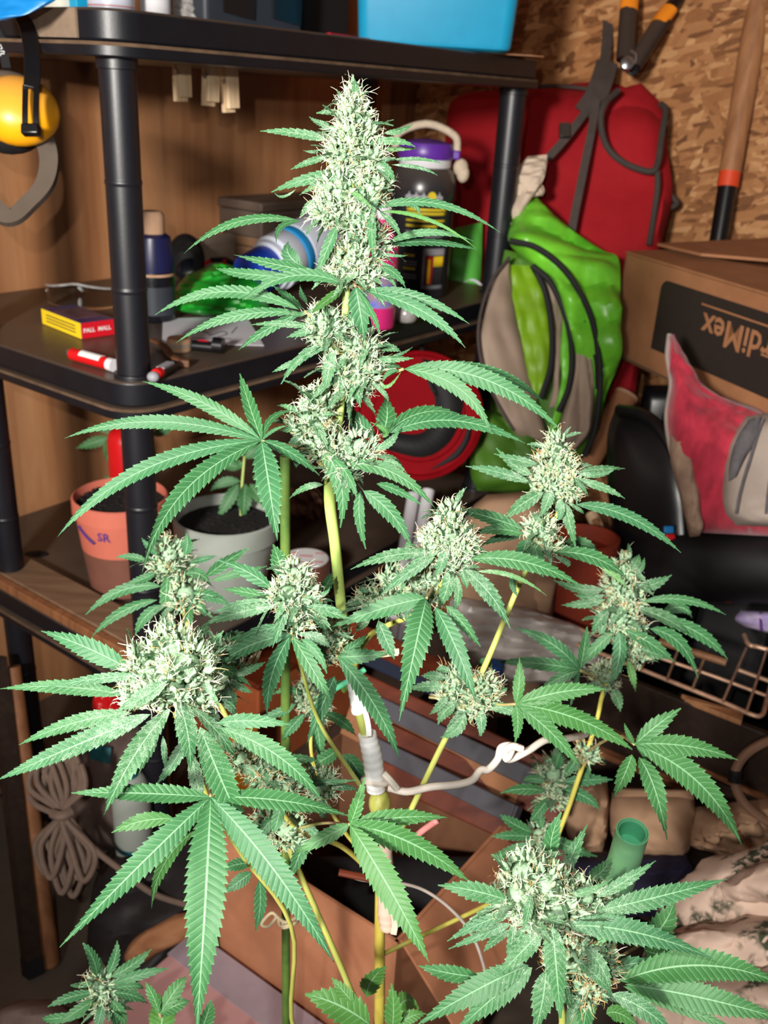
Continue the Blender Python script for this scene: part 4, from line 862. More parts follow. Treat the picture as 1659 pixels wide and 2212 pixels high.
# shovel
sv = thing('shovel', 'long shovel with brown wooden shaft and orange collar leaning on the right wall', 'shovel', xy(1500, 800, 2.02, .6))
p_top, p_mid, p_low = D(1652, -60, 1.86), D(1577, 372, 1.92), D(1552, 520, 1.94)
build('shaft', MB().tube([p_top, p_mid], [.0255, .0215], 20), M['handle_wood'], sv); ax = nz(p_low - p_mid)
build('collar', MB().tube([p_mid - ax * .002, p_mid + ax * .030], .0215, 20), mat('collar_orange', (206, 68, 34), .45, .06, 20), sv); build('socket', MB().tube([p_mid + ax * .029, p_mid + ax * .2, p_mid + ax * .45], [.0195, .0175, .02], 20), M['black_gloss'], sv)
bl = p_mid + ax * .43; sx = nz(RIGHT); build('blade', MB().grid(np.array([[bl + ax * a + sx * (.10 * w_ * (1 - (a / .3) ** 3 * .6)) - np.cross(ax, sx) * .02 * w_ * w_ for w_ in np.linspace(-1, 1, 9)] for a in np.linspace(0, .29, 9)])), M['black_gloss'], sv, solid=.003)

# ------------------------------------------------------------------ green pop-up bag with black hoops
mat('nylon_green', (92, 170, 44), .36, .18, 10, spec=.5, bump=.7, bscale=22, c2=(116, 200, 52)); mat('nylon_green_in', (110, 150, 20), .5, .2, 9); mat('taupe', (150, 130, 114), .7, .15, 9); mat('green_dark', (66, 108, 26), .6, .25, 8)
pg = thing('pop_up_bag', 'bright green nylon pop-up bag with taupe lining and black hoops', 'bag', xy(1180, 1080, 1.80, .62))
build('outer_skin', pillow([(1110, 442, 1160, 428, 1.86, 1.86), (1104, 480, 1226, 490, 1.84, 1.84), (1102, 530, 1300, 540, 1.82, 1.82), (1180, 600, 1336, 560, 1.80, 1.80), (1215, 690, 1340, 650, 1.79, 1.78), (1240, 780, 1340, 770, 1.79, 1.78), (1262, 850, 1312, 845, 1.80, 1.80), (1280, 930, 1290, 935, 1.80, 1.80)], .035, .05, .034, 8, 9, 26, 48), M['nylon_green'], pg)
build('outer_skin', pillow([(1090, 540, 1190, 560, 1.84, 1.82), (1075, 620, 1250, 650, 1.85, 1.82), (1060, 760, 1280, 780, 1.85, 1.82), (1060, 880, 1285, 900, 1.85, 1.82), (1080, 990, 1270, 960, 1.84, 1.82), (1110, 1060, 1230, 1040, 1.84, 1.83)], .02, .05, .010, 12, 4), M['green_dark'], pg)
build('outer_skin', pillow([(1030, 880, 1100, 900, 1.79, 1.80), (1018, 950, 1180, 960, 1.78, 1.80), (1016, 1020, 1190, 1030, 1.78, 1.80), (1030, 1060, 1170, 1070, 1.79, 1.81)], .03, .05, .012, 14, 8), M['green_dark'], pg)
build('lining', pillow([(1092, 560, 1100, 556, 1.79, 1.79), (1062, 620, 1106, 620, 1.775, 1.79), (1040, 700, 1120, 700, 1.76, 1.79), (1036, 740, 1130, 740, 1.755, 1.79), (1050, 810, 1148, 830, 1.755, 1.79), (1080, 890, 1180, 930, 1.76, 1.79), (1120, 945, 1186, 962, 1.77, 1.79)], .022, .01, .006, 16, 12), M['taupe'], pg)
build('inner_panel', pillow([(1098, 572, 1150, 574, 1.80, 1.80), (1102, 640, 1180, 640, 1.795, 1.80), (1118, 720, 1190, 720, 1.79, 1.795), (1136, 800, 1190, 800, 1.79, 1.795), (1150, 860, 1170, 862, 1.795, 1.80)], .012, .008, .008, 18, 15), M['nylon_green_in'], pg)
build('lining', pillow([(1172, 590, 1190, 600, 1.80, 1.80), (1186, 660, 1222, 660, 1.795, 1.80), (1196, 740, 1215, 740, 1.79, 1.795), (1196, 820, 1210, 820, 1.79, 1.79), (1186, 880, 1206, 880, 1.79, 1.79)], .012, .008, .006, 24, 16), M['taupe'], pg)
build('inner_panel', pillow([(1216, 680, 1228, 690, 1.785, 1.785), (1210, 760, 1232, 760, 1.78, 1.78), (1212, 820, 1230, 820, 1.78, 1.78), (1196, 890, 1216, 890, 1.78, 1.785), (1178, 950, 1196, 950, 1.785, 1.785)], .008, .006, .003, 24, 17), M['nylon_green'], pg)
build('lining', pillow([(1226, 650, 1240, 655, 1.79, 1.79), (1236, 720, 1272, 720, 1.785, 1.79), (1236, 800, 1280, 790, 1.78, 1.785), (1222, 870, 1284, 860, 1.775, 1.78), (1205, 930, 1276, 930, 1.775, 1.78), (1190, 985, 1240, 975, 1.78, 1.785)], .025, .01, .012, 20, 18), M['taupe'], pg)
for pts in ([(1100, 520, 1.755), (1160, 536, 1.75), (1225, 590, 1.742), (1275, 680, 1.738), (1294, 780, 1.738), (1294, 860, 1.745), (1284, 930, 1.76), (1262, 985, 1.775)], [(1150, 575, 1.775), (1190, 612, 1.765), (1224, 690, 1.76), (1236, 770, 1.755), (1228, 840, 1.755), (1206, 890, 1.76)], [(1150, 573, 1.78), (1178, 630, 1.775), (1192, 710, 1.77), (1190, 790, 1.77), (1168, 862, 1.775)], [(1210, 632, 1.775), (1262, 700, 1.765), (1288, 770, 1.755), (1292, 840, 1.755)], [(1100, 556, 1.77), (1060, 610, 1.75), (1036, 690, 1.735), (1036, 760, 1.735), (1060, 840, 1.74), (1110, 930, 1.75)]):
    build('hoop', px_tube(pts, .0058 if pts[0][0] != 1100 or pts[0][1] < 540 else .003, 50), M['black_matte'] if pts[0][1] != 556 else M['strap_grey'], pg)
mat('nylon_print', (84, 170, 66), .5, .1, 12); t = thing('green_tote', 'green tote with pale loop print between jug and right shelf post', 'bag', D(985, 640, 2.02)); build('body', pillow([(948, 500, 1042, 480, 2.03, 2.02), (946, 560, 1040, 560, 2.03, 2.02), (946, 640, 1036, 640, 2.03, 2.02), (950, 656, 1030, 656, 2.03, 2.02)], .02, .02, .006, 14, 9), M['nylon_print'], t)
for cx in (955, 1018): build('loop_print', px_tube([(cx + 27 * math.cos(a), 637 + 32 * math.sin(a), 2.004) for a in np.linspace(3.2, 6.2, 9)], .003), M['paper'], t)
t = thing('cardboard_tube', 'brown cardboard tube leaning behind the green bag', 'tube', D(1290, 985, 1.86)); build('tube', MB().tube([D(1352, 855, 1.90), D(1262, 1010, 1.86)], .024, 18), M['card'], t); build('rim', MB().tube([D(1354, 852, 1.90), D(1351, 857, 1.8995)], .025, 18), M['card_edge'], t)

# ------------------------------------------------------------------ cardboard box with print
A = D(1352, 548, 1.80); Bq = Z(1659, 640, A[2]); Xb = flatframe(A, Bq); Yb = np.array([-Xb[1], Xb[0], 0]); Yb = Yb if np.dot(Yb, FWD) > 0 else -Yb
BL = D(1328, 768, 1.0); hb = None
r_ = BL - CAM; tt = np.dot(A - CAM, Yb) / np.dot(r_, Yb); Hb = A[2] - (CAM + r_ * tt)[2]; Wb, Db = .50, .36
t = thing('cardboard_box', 'cardboard box with dark upside-down print, flaps open, right of the green bag', 'box', A - Z3 * Hb)
th = .004
build('front_wall', MB().box(A + Xb * Wb / 2 - Z3 * Hb / 2 + Yb * th / 2, Wb, th, Hb, Xb, Yb, Z3), M['card'], t); build('back_wall', MB().box(A + Xb * Wb / 2 - Z3 * Hb / 2 + Yb * Db + Z3 * .004, Wb, th, Hb + .008, Xb, Yb, Z3), M['card'], t)
build('side_wall', MB().box(A + Yb * Db / 2 - Z3 * Hb / 2 + Xb * th / 2, th, Db, Hb, Xb, Yb, Z3), M['card'], t); build('side_wall', MB().box(A + Xb * Wb + Yb * Db / 2 - Z3 * Hb / 2 - Xb * th / 2, th, Db, Hb, Xb, Yb, Z3), M['card'], t); build('bottom', MB().box(A + Xb * Wb / 2 + Yb * Db / 2 - Z3 * (Hb - .003), Wb, Db, .005, Xb, Yb, Z3), M['card_inside'], t)
fy = nz(Yb * .97 + Z3 * .06); build('flap', MB().prism([A + Z3 * .001, A + Xb * Wb + Z3 * .001, A + Xb * (Wb - .01) + fy * .19, A + Xb * .01 + fy * .09], np.cross(Xb, fy) * .004), M['card'], t)
fx = nz(Xb + Z3 * .02); build('flap', MB().prism([A + Yb * .07 + Z3 * .014 - Xb * .004, A + Yb * (Db - .004) + Z3 * .026 - Xb * .004, A + Yb * (Db - .02) + fx * .17 + Z3 * .026, A + Yb * .16 + fx * .20 + Z3 * .014, A + Yb * .07 + fx * .13 + Z3 * .014], np.cross(fx, Yb) * .005), M['card'], t)
build('flap', MB().prism([A + Yb * (Db - .003) + Xb * .17 + Z3 * .004, A + Yb * (Db - .003) + Xb * Wb + Z3 * .004, A + Yb * (Db - .07) + Xb * Wb - Z3 * .006, A + Yb * (Db - .08) + Xb * .17 - Z3 * .004], Z3 * .004), M['card_inside'], t)
def bx_(u_, v_, o=.0006): return A + Xb * u_ - Z3 * v_ - Yb * o       # on the printed front
def inv(px, py): p = PL(px, py, A, Yb); return np.dot(p - A, Xb), -(p - A)[2]
u0, v0 = inv(1432, 603); u1, v1 = inv(1407, 752); rr = .018
pan = [bx_(u0 + rr * (1 - math.cos(a)), v0 + rr * (1 - math.sin(a))) for a in np.linspace(0, math.pi / 2, 7)] + [bx_(Wb * .93, v0), bx_(Wb * .93, v1), bx_(u0, v1)]
build('printed_panel', MB().prism(pan, -Yb * .0008), M['grey_print'], t)
ux, vx = inv(1526, 688); build('lettering', text_mb('rdiMex', bx_(ux - .008, vx + .010, .0018), -Xb, -Z3, .060, .0004, align='RIGHT'), M['card'], t)
ua, va = inv(1518, 656); build('printed_line', MB().box(bx_(ua + .10, va, .0018), .2, .001, .003, Xb, Yb, Z3), M['card'], t); ua, va = inv(1646, 765); build('printed_line', MB().box(bx_(ua + .05, va, .0018), .1, .001, .003, Xb, Yb, Z3), M['card'], t)

# ------------------------------------------------------------------ black garden chair with cushions
ch = thing('garden_chair', 'black plastic armchair holding the cushions, right of the plant', 'chair', xy(1480, 1250, 1.66, 0))
def arcsheet(rows, **k): return pillow(rows, **k)
build('arm_rest', pillow([(1330, 880, 1400, 895, 1.70, 1.66), (1312, 940, 1470, 960, 1.70, 1.62), (1312, 1040, 1490, 1050, 1.70, 1.60), (1320, 1140, 1500, 1150, 1.70, 1.60), (1330, 1240, 1500, 1260, 1.70, 1.60), (1345, 1300, 1480, 1330, 1.70, 1.62)], .03, .04, 0, 10, 3), M['black_gloss'], ch)
build('arm_rim', px_tube([(1335, 885, 1.68), (1390, 895, 1.635), (1430, 930, 1.60), (1462, 990, 1.58), (1482, 1060, 1.565), (1490, 1130, 1.56), (1494, 1200, 1.57)], .010, 40), M['black_gloss'], ch)
build('seat', pillow([(1480, 1150, 1700, 1150, 1.62, 1.56), (1440, 1170, 1720, 1160, 1.56, 1.50), (1420, 1220, 1740, 1200, 1.56, 1.46), (1410, 1270, 1740, 1260, 1.58, 1.46), (1420, 1300, 1720, 1300, 1.60, 1.50)], .05, .08, 0, 10, 3), M['black_matte'], ch)
build('back_rest', pillow([(1440, 860, 1750, 900, 1.80, 1.74), (1420, 960, 1770, 980, 1.80, 1.72), (1420, 1080, 1770, 1080, 1.78, 1.70), (1430, 1180, 1760, 1180, 1.76, 1.68)], .02, .03), M['black_gloss'], ch)
for x, y, d in ((1345, 1290, 1.72), (1470, 1300, 1.64), (1720, 1290, 1.52), (1740, 1180, 1.60)):
    p = D(x, y, d); build('leg', MB().tube([p, np.array([p[0], p[1], .0])], [.028, .02], 14), M['black_gloss'], ch)
mat('velvet_red', (150, 30, 50), .9, .22, 40, c2=(178, 44, 64), bump=.5, bscale=60, Sheen_Weight=.25, stretch=(1, 1, .35)); mat('floral', (190, 158, 136), .9, .3, 70, c2=(120, 96, 80)); mat('patch_grey', (150, 136, 126), .9, .2, 10); mat('patch_dark', (86, 82, 84), .9, .3, 60)
cu = thing('red_cushion', 'crumpled red velvet cushion with pointed corner in front of the cardboard box', 'cushion', D(1530, 1140, 1.495)); build('cover', pillow([(1446, 722, 1456, 722, 1.505, 1.505), (1442, 770, 1492, 790, 1.495, 1.505), (1450, 830, 1545, 850, 1.485, 1.505), (1440, 900, 1650, 890, 1.485, 1.485), (1452, 980, 1700, 960, 1.475, 1.455), (1485, 1070, 1700, 1060, 1.475, 1.455), (1505, 1150, 1700, 1160, 1.485, 1.455)], .055, .04, .010, 26, 5, 22, 34), M['velvet_red'], cu)
build('piping', px_tube([(1446, 722, 1.500), (1442, 770, 1.495), (1450, 830, 1.490), (1440, 900, 1.485), (1452, 980, 1.475), (1485, 1070, 1.475), (1505, 1150, 1.485)], .004, 40), M['patch_grey'], cu)
tag(build('floral_cushion', pillow([(1446, 930, 1462, 928, 1.480, 1.470), (1448, 990, 1500, 985, 1.470, 1.455), (1465, 1060, 1512, 1060, 1.470, 1.455), (1480, 1120, 1518, 1130, 1.475, 1.460), (1490, 1160, 1512, 1158, 1.480, 1.465)], .03, .02, .006, 40, 4), M['floral']), 'beige floral cushion squeezed at the left edge of the red cushion', 'cushion')
cu = thing('patchwork_cushion', 'grey and white patchwork cushion lying in front of the red cushion', 'cushion', D(1600, 1100, 1.395)); build('cover', pillow([(1610, 900, 1720, 880, 1.425, 1.375), (1575, 960, 1730, 950, 1.415, 1.375), (1562, 1040, 1730, 1040, 1.415, 1.375), (1565, 1100, 1720, 1110, 1.415, 1.375), (1590, 1135, 1700, 1140, 1.425, 1.385)], .035, .03, .006, 24, 6), M['patch_grey'], cu)
build('patch', pillow([(1618, 905, 1642, 900, 1.372, 1.368), (1590, 950, 1640, 940, 1.368, 1.362), (1576, 1000, 1612, 985, 1.37, 1.362), (1574, 1040, 1590, 1030, 1.374, 1.368)], .008, .006, .002, 60, 3, 10, 10), M['patch_dark'], cu)
for pts in ([(1648, 905, 1.365), (1622, 985, 1.36), (1600, 1060, 1.362), (1590, 1110, 1.368)], [(1690, 905, 1.355), (1672, 990, 1.352), (1660, 1060, 1.352), (1655, 1110, 1.36)]): build('seam', px_tube(pts, .0022), M['patch_dark'], cu)

# ------------------------------------------------------------------ wire rack, planks, sticks
mat('rust_wire', (190, 150, 124), .4, .25, 60, metal=.3); zr = .60
t = thing('wire_rack', 'rusty wire oven rack lying below the black chair', 'rack', Z(1500, 1520, zr) - Z3 * .004)
def zt(pts, r, z=zr): return MB().tube(smooth([Z(x, y, z) for x, y in pts], 30), r, 8)
build('frame', zt([(1245, 1392), (1340, 1428), (1450, 1472), (1560, 1516), (1625, 1544), (1645, 1545), (1652, 1530), (1662, 1490), (1690, 1400)], .0034), M['rust_wire'], t); build('frame', zt([(1225, 1345), (1275, 1368), (1400, 1412), (1540, 1460), (1680, 1512)], .0028), M['rust_wire'], t); build('frame', zt([(1608, 1372), (1618, 1392), (1640, 1398), (1700, 1415)], .004), M['rust_wire'], t)
build('frame', zt([(1590, 1445), (1680, 1478)], .0035), M['rust_wire'], t)
for x0, y0, x1, y1 in ((1385, 1447, 1412, 1375), (1440, 1470, 1470, 1390), (1495, 1490, 1528, 1405), (1560, 1518, 1612, 1400), (1612, 1538, 1656, 1405)): build('wire', zt([(x0, y0), (x1, y1)], .0019, zr + .006), M['rust_wire'], t)
t = thing('wooden_crate', 'dark wooden crate under the wire rack', 'crate', Z(1480, 1540, .56) * [1, 1, 0]); c_ = Z(1500, 1400, .56); Xc = flatframe(Z(1245, 1392, zr), Z(1640, 1545, zr)); Yc = np.array([-Xc[1], Xc[0], 0]); Yc = Yc if Yc[1] > 0 else -Yc; c0 = Z(1480, 1505, .58)
for k in range(5): build('slat', MB().box(c0 * [1, 1, 0] + Yc * .006 + Z3 * (.06 + .115 * k), .62, .012, .1, Xc, Yc, Z3), M['board_dark'], t, bev=.002)
for sx in (-.3, .3): build('side', MB().box(c0 * [1, 1, 0] + Xc * sx + Yc * .08 + Z3 * .28, .014, .13, .56, Xc, Yc, Z3), M['board_dark'], t, bev=.002)
build('bottom', MB().box(c0 * [1, 1, 0] + Yc * .08 + Z3 * .02, .6, .13, .012, Xc, Yc, Z3), M['board_dark'], t)
for i, (x0, y0, x1, y1, z, wd, m_, lab) in enumerate(((1230, 1440, 1690, 1640, .50, .05, 'board_dark', 'dark weathered board just below the wire rack'), (1200, 1490, 1690, 1720, .46, .05, 'board_dark', 'dark weathered board second below the wire rack'), (1250, 1590, 1690, 1775, .42, .04, 'board_brown', 'brown weathered board lowest below the wire rack'))):
    p, q = Z(x0, y0, z), Z(x1, y1, z); t = thing('weathered_board', lab, 'board', (p + q) / 2, 'boards below the wire rack'); Xd = flatframe(p, q); Yd = np.cross(Z3, Xd); build('board', MB().box((p + q) / 2, np.linalg.norm(q - p), wd, .018, Xd, Yd, Z3), M[m_], t, bev=.002); build('edge_batten', MB().box((p + q) / 2 - Yd * (wd / 2 + .006) + Z3 * .006, np.linalg.norm(q - p), .01, .008, Xd, Yd, Z3), M['board_brown'], t, bev=.001)
t = thing('wood_splinter', 'split light wooden stick lying along the front of the wire rack', 'stick', Z(1560, 1550, .58)); build('stick', MB().prism([Z(1470, 1508, .585), Z(1605, 1548, .585), Z(1600, 1568, .585), Z(1500, 1528, .585)], Z3 * .008), M['handle_wood'], t, bev=.001); build('splinter', MB().tube([Z(1480, 1512, .595), Z(1560, 1530, .595)], [.003, .001], 6), M['handle_wood'], t)
t = thing('leaning_stick', 'pale barked stick leaning behind the red brown pot', 'stick', D(1328, 1212, 1.72)); build('stick', MB().tube(smooth([D(1278, 1110, 1.76), D(1296, 1150, 1.74), D(1315, 1190, 1.73), D(1330, 1218, 1.72)], 14), .012, 10), M['pale_wood'], t); build('bark', MB().tube([D(1285, 1122, 1.745), D(1300, 1155, 1.735)], .008, 8), M['handle_wood'], t)
t = thing('brown_rod', 'thin brown rod standing between pot and black chair', 'rod', D(1345, 1230, 1.78)); build('rod', MB().tube([D(1292, 1030, 1.84), D(1352, 1215, 1.78)], .008, 8), M['handle_wood'], t); build('tip', MB().tube([D(1290, 1024, 1.842), D(1292, 1030, 1.84)], .0085, 8), M['board_dark'], t)
for x0, y0, x1, y1, lab in ((1425, 1385, 1565, 1430, 'thin brown stick lying inside the wire rack'), (1300, 1330, 1360, 1350, 'short pale stick at the back of the wire rack')):
    t = thing('stick', lab, 'stick', Z(x0, y0, zr + .012)); build('stick', MB().tube([Z(x0, y0, zr + .014), Z(x1, y1, zr + .014)], .006, 8), M['handle_wood'], t); build('stick_end', MB().tube([Z(x1, y1, zr + .014), Z(x1 + 4, y1 + 1.5, zr + .014)], .0055, 8), M['card_edge'], t)
mat('pack_lilac', (206, 190, 206), .5, .2, 60, c2=(150, 130, 190)); t = thing('wrapped_packet', 'white and purple wrapped packet behind the wire rack at the right edge', 'packet', D(1630, 1345, 1.58)); build('wrapper', pillow([(1600, 1318, 1690, 1322, 1.58, 1.56), (1588, 1338, 1700, 1350, 1.58, 1.56), (1610, 1355, 1700, 1378, 1.58, 1.56)], .02, .02, .003, 60, 4), M['pack_lilac'], t); build('print', pillow([(1640, 1322, 1650, 1324, 1.555, 1.555), (1640, 1345, 1648, 1350, 1.55, 1.55), (1642, 1362, 1648, 1364, 1.552, 1.552)], .003, .003), mat('purple', (96, 50, 130), .5, .1, 40), t)
t = thing('orange_ball', 'small orange red ball behind the wrapped packet', 'ball', D(1573, 1300, 1.64)); build('ball', MB().ell(D(1573, 1286, 1.64), (.013, .013, .013)), M['collar_orange'], t); build('seam', MB().lathe([(.0132, -.001), (.0134, 0), (.0132, .001)], D(1573, 1286, 1.64), nz(U3 + Z3), 20, False, False), M['red_dark'], t)
for i, (x0, y0, x1, y1) in enumerate(((1555, 1268, 1615, 1284), (1610, 1272, 1690, 1292))):
    t = thing('tan_stick', ('left one of two tan sticks behind the orange ball', 'right one of two tan sticks behind the orange ball')[i], 'stick', D(x0, y0, 1.66), 'tan sticks behind the rack'); build('stick', MB().tube([D(x0, y0, 1.66), D(x1, y1, 1.64)], .010, 10), M['handle_wood'], t); build('stick_end', MB().tube([D(x0 - 2, y0 - .5, 1.6603), D(x0, y0, 1.66)], .009, 10), M['card_edge'], t)
mat('blue_clip', (30, 130, 200), .4, .1, 30); t = thing('clip', 'tiny blue and red clip on the dark arm of the black chair', 'clip', D(1446, 1150, 1.555)); build('jaw', MB().box(D(1444, 1144, 1.555), .016, .008, .012, RIGHT, FWD, -DOWN), M['blue_clip'], t, bev=.002); build('jaw', MB().box(D(1447, 1160, 1.555), .016, .008, .010, RIGHT, FWD, -DOWN), M['red_plastic'], t, bev=.002)

t = thing('black_tub', 'black plastic tub standing behind the wire rack under the chair', 'tub', xy(1500, 1560, 1.80, 0)); build('tub', pillow([(1340, 1280, 1760, 1260, 1.84, 1.74), (1325, 1360, 1770, 1370, 1.84, 1.74), (1310, 1480, 1770, 1500, 1.84, 1.74), (1300, 1640, 1760, 1640, 1.84, 1.74)], .02, .05), M['black_matte'], t); build('rim', px_tube([(1335, 1285, 1.82), (1480, 1276, 1.79), (1620, 1268, 1.75), (1765, 1262, 1.72)], .008), M['black_matte'], t)
# ------------------------------------------------------------------ middle ground: sack, pot, tubes, boards
mat('kraft', (166, 132, 104), .85, .12, 9, bump=.3, bscale=40); mat('plastic_sheet', (196, 188, 182), .3, .25, 10, spec=.6)
ks = thing('paper_sack', 'tall brown kraft paper sack behind the green stem branch', 'sack', xy(1090, 1300, 1.66, .3)); build('sack', pillow([(1052, 1068, 1130, 1062, 1.70, 1.70), (1010, 1110, 1180, 1090, 1.70, 1.70), (985, 1200, 1215, 1190, 1.68, 1.68), (975, 1300, 1200, 1300, 1.66, 1.66), (970, 1420, 1180, 1400, 1.64, 1.64), (975, 1560, 1170, 1540, 1.62, 1.62)], .07, .07, .010, 13, 5), M['kraft'], ks); build('fold', pillow([(1150, 1180, 1210, 1190, 1.62, 1.63), (1140, 1260, 1200, 1270, 1.61, 1.62), (1130, 1380, 1175, 1380, 1.60, 1.61)], .012, .012, .004, 30, 3), M['kraft'], ks)
tag(build('plastic_sheet', pillow([(975, 1290, 1130, 1310, 1.59, 1.58), (960, 1350, 1260, 1360, 1.57, 1.58), (965, 1400, 1300, 1410, 1.56, 1.58), (990, 1440, 1290, 1450, 1.55, 1.57), (1020, 1470, 1240, 1480, 1.55, 1.57)], .03, .03, .020, 28, 9, 26, 30), M['plastic_sheet']), 'crumpled greyish plastic sheet at the foot of the kraft paper sack', 'plastic sheet')
b = D(1245, 1355, 1.70); t = thing('terracotta_pot', 'red brown clay pot with dark saucer right of the kraft sack', 'pot', b); ap = nz(-DOWN * .9 - FWD * .35)
build('pot', MB().lathe([(.028, 0), (.045, .012), (.055, .05), (.058, .10), (.058, .15), (.062, .152), (.062, .175), (.056, .177), (.052, .15)], b, ap, 32), M['pot_terra'], t); build('saucer', MB().lathe([(.05, -.012), (.088, -.006), (.092, .012), (.088, .014), (.06, .0)], b - ap * .01, ap, 32), M['black_gloss'], t)
for i, (x0, y0, x1, y1) in enumerate(((893, 1068, 836, 1420), (925, 1060, 862, 1440))):
    p, q = D(x0, y0, 1.78), D(x1, y1, 1.66); t = thing('plastic_tube', ('left one of two white plastic tubes behind the right bud', 'right one of two white plastic tubes behind the right bud')[i], 'tube', q, 'white plastic tubes'); ax = nz(p - q); build('tube', MB().lathe([(.009, 0), (.0118, .0), (.0118, np.linalg.norm(p - q)), (.009, np.linalg.norm(p - q)), (.009, .02)], q, ax, 16, False, False), M['white_plastic'], t); build('end_rim', MB().lathe([(.009, 0), (.0122, .0), (.0122, .006), (.009, .006)], p - ax * .006, ax, 16, False, False), M['white_plastic'], t)
mat('board_blue', (24, 32, 50), .6, .2, 14); mat('board_grey', (92, 88, 92), .6, .15, 12, c2=(70, 70, 78))
tilt = nz(DOWN * .93 + FWD * -.37)
for i, (x0, y0, x1, y1, wd, m_, lab) in enumerate((
    (760, 1365, 985, 1466, 56, 'board_red', 'reddish brown board, topmost of the leaning boards'), (780, 1412, 1020, 1520, 40, 'board_blue', 'dark blue board below the topmost reddish board'),
    (770, 1468, 1195, 1668, 44, 'board_red', 'second reddish brown board in the leaning row, longest one'), (790, 1510, 1150, 1682, 42, 'board_grey', 'grey board with pale end between the second and third reddish boards'),
    (790, 1560, 1210, 1760, 46, 'board_red', 'third reddish brown board in the leaning row'), (800, 1606, 1112, 1760, 42, 'board_grey', 'lowest grey board with pale end in the leaning row'), (800, 1655, 1230, 1850, 48, 'board_red', 'lowest reddish brown board in the leaning row'))):
    d0, d1 = 1.50 - i * .018, 1.36 - i * .018; p, q = D(x0, y0, d0), D(x1, y1, d1); Xd = nz(q - p); Yd = nz(tilt - np.dot(tilt, Xd) * Xd); Nd = np.cross(Xd, Yd); w_ = wd / FPX * 1.28
    t = thing('leaning_board', lab, 'board', (p + q) / 2, 'leaning boards behind the main stem'); L = np.linalg.norm(q - p)
    build('board', MB().box((p + q) / 2, L, w_, .022, Xd, Yd, Nd), M[m_], t, bev=.002); build('end_cap', MB().box(q + Xd * .002, .004, w_ * .98, .020, Xd, Yd, Nd), M['board_grey'] if m_ != 'board_red' else M['board_red'], t, bev=.001)
tag(build('blue_cloth', pillow([(1040, 1420, 1090, 1425, 1.52, 1.52), (1030, 1460, 1085, 1470, 1.51, 1.51), (1040, 1500, 1080, 1505, 1.50, 1.50)], .02, .02, .008, 50, 3), mat('cloth_blue', (30, 74, 140), .7, .2, 20)), 'small blue cloth just behind the yellow branch', 'cloth')
# kraft bags lower right
t = thing('kraft_bag', 'folded brown kraft bag behind the thick green stake', 'bag', D(1410, 1860, 1.36)); build('bag', pillow([(1322, 1712, 1500, 1712, 1.42, 1.40), (1318, 1760, 1500, 1760, 1.40, 1.38), (1325, 1810, 1490, 1830, 1.38, 1.36), (1370, 1848, 1470, 1856, 1.37, 1.35)], .04, .05, .006, 20, 7), M['kraft'], t); build('fold', pillow([(1330, 1702, 1500, 1706, 1.41, 1.39), (1328, 1722, 1498, 1728, 1.40, 1.38)], .012, .012), M['kraft'], t)
t = thing('crumpled_bag', 'crumpled brown paper bag right of the folded kraft bag', 'bag', D(1580, 1840, 1.36)); build('bag', pillow([(1490, 1745, 1700, 1720, 1.42, 1.36), (1480, 1790, 1700, 1790, 1.40, 1.34), (1490, 1826, 1700, 1850, 1.38, 1.34), (1540, 1842, 1680, 1880, 1.38, 1.34)], .04, .05, .03, 22, 14, 26, 26), M['kraft'], t); build('neck', pillow([(1500, 1812, 1570, 1830, 1.345, 1.335), (1492, 1826, 1575, 1842, 1.34, 1.33)], .01, .01, .006, 40, 3), M['card_edge'], t)
tag(build('kraft_roll', pillow([(1225, 1690, 1310, 1680, 1.42, 1.42), (1215, 1740, 1315, 1730, 1.40, 1.40), (1225, 1800, 1310, 1800, 1.38, 1.38), (1250, 1840, 1300, 1840, 1.38, 1.38)], .03, .03, .012, 24, 5), M['kraft']), 'rumpled brown paper left of the folded kraft bag', 'paper')
mat('navy_cloth', (34, 32, 58), .8, .2, 20); tag(build('navy_cloth', pillow([(1230, 1850, 1480, 1840, 1.36, 1.34), (1220, 1900, 1500, 1900, 1.32, 1.30), (1260, 1980, 1460, 1980, 1.28, 1.26)], .03, .05, .012, 24, 3), M['navy_cloth']), 'dark navy cloth under the kraft bag behind the thick stake', 'cloth')
mat('cable_brown', (128, 96, 76), .6, .1, 40); t = thing('cable', 'brown cable curling into frame below the wire rack', 'cable', D(1600, 1680, 1.35)); build('cord', px_tube([(1700, 1590, 1.36), (1650, 1605, 1.34), (1606, 1635, 1.33), (1586, 1680, 1.32), (1604, 1730, 1.32), (1650, 1770, 1.32), (1710, 1800, 1.34)], .0065, 40), M['cable_brown'], t); build('tie', MB().tube([D(1588, 1665, 1.32), D(1586, 1690, 1.32)], .009, 10), M['black_matte'], t)
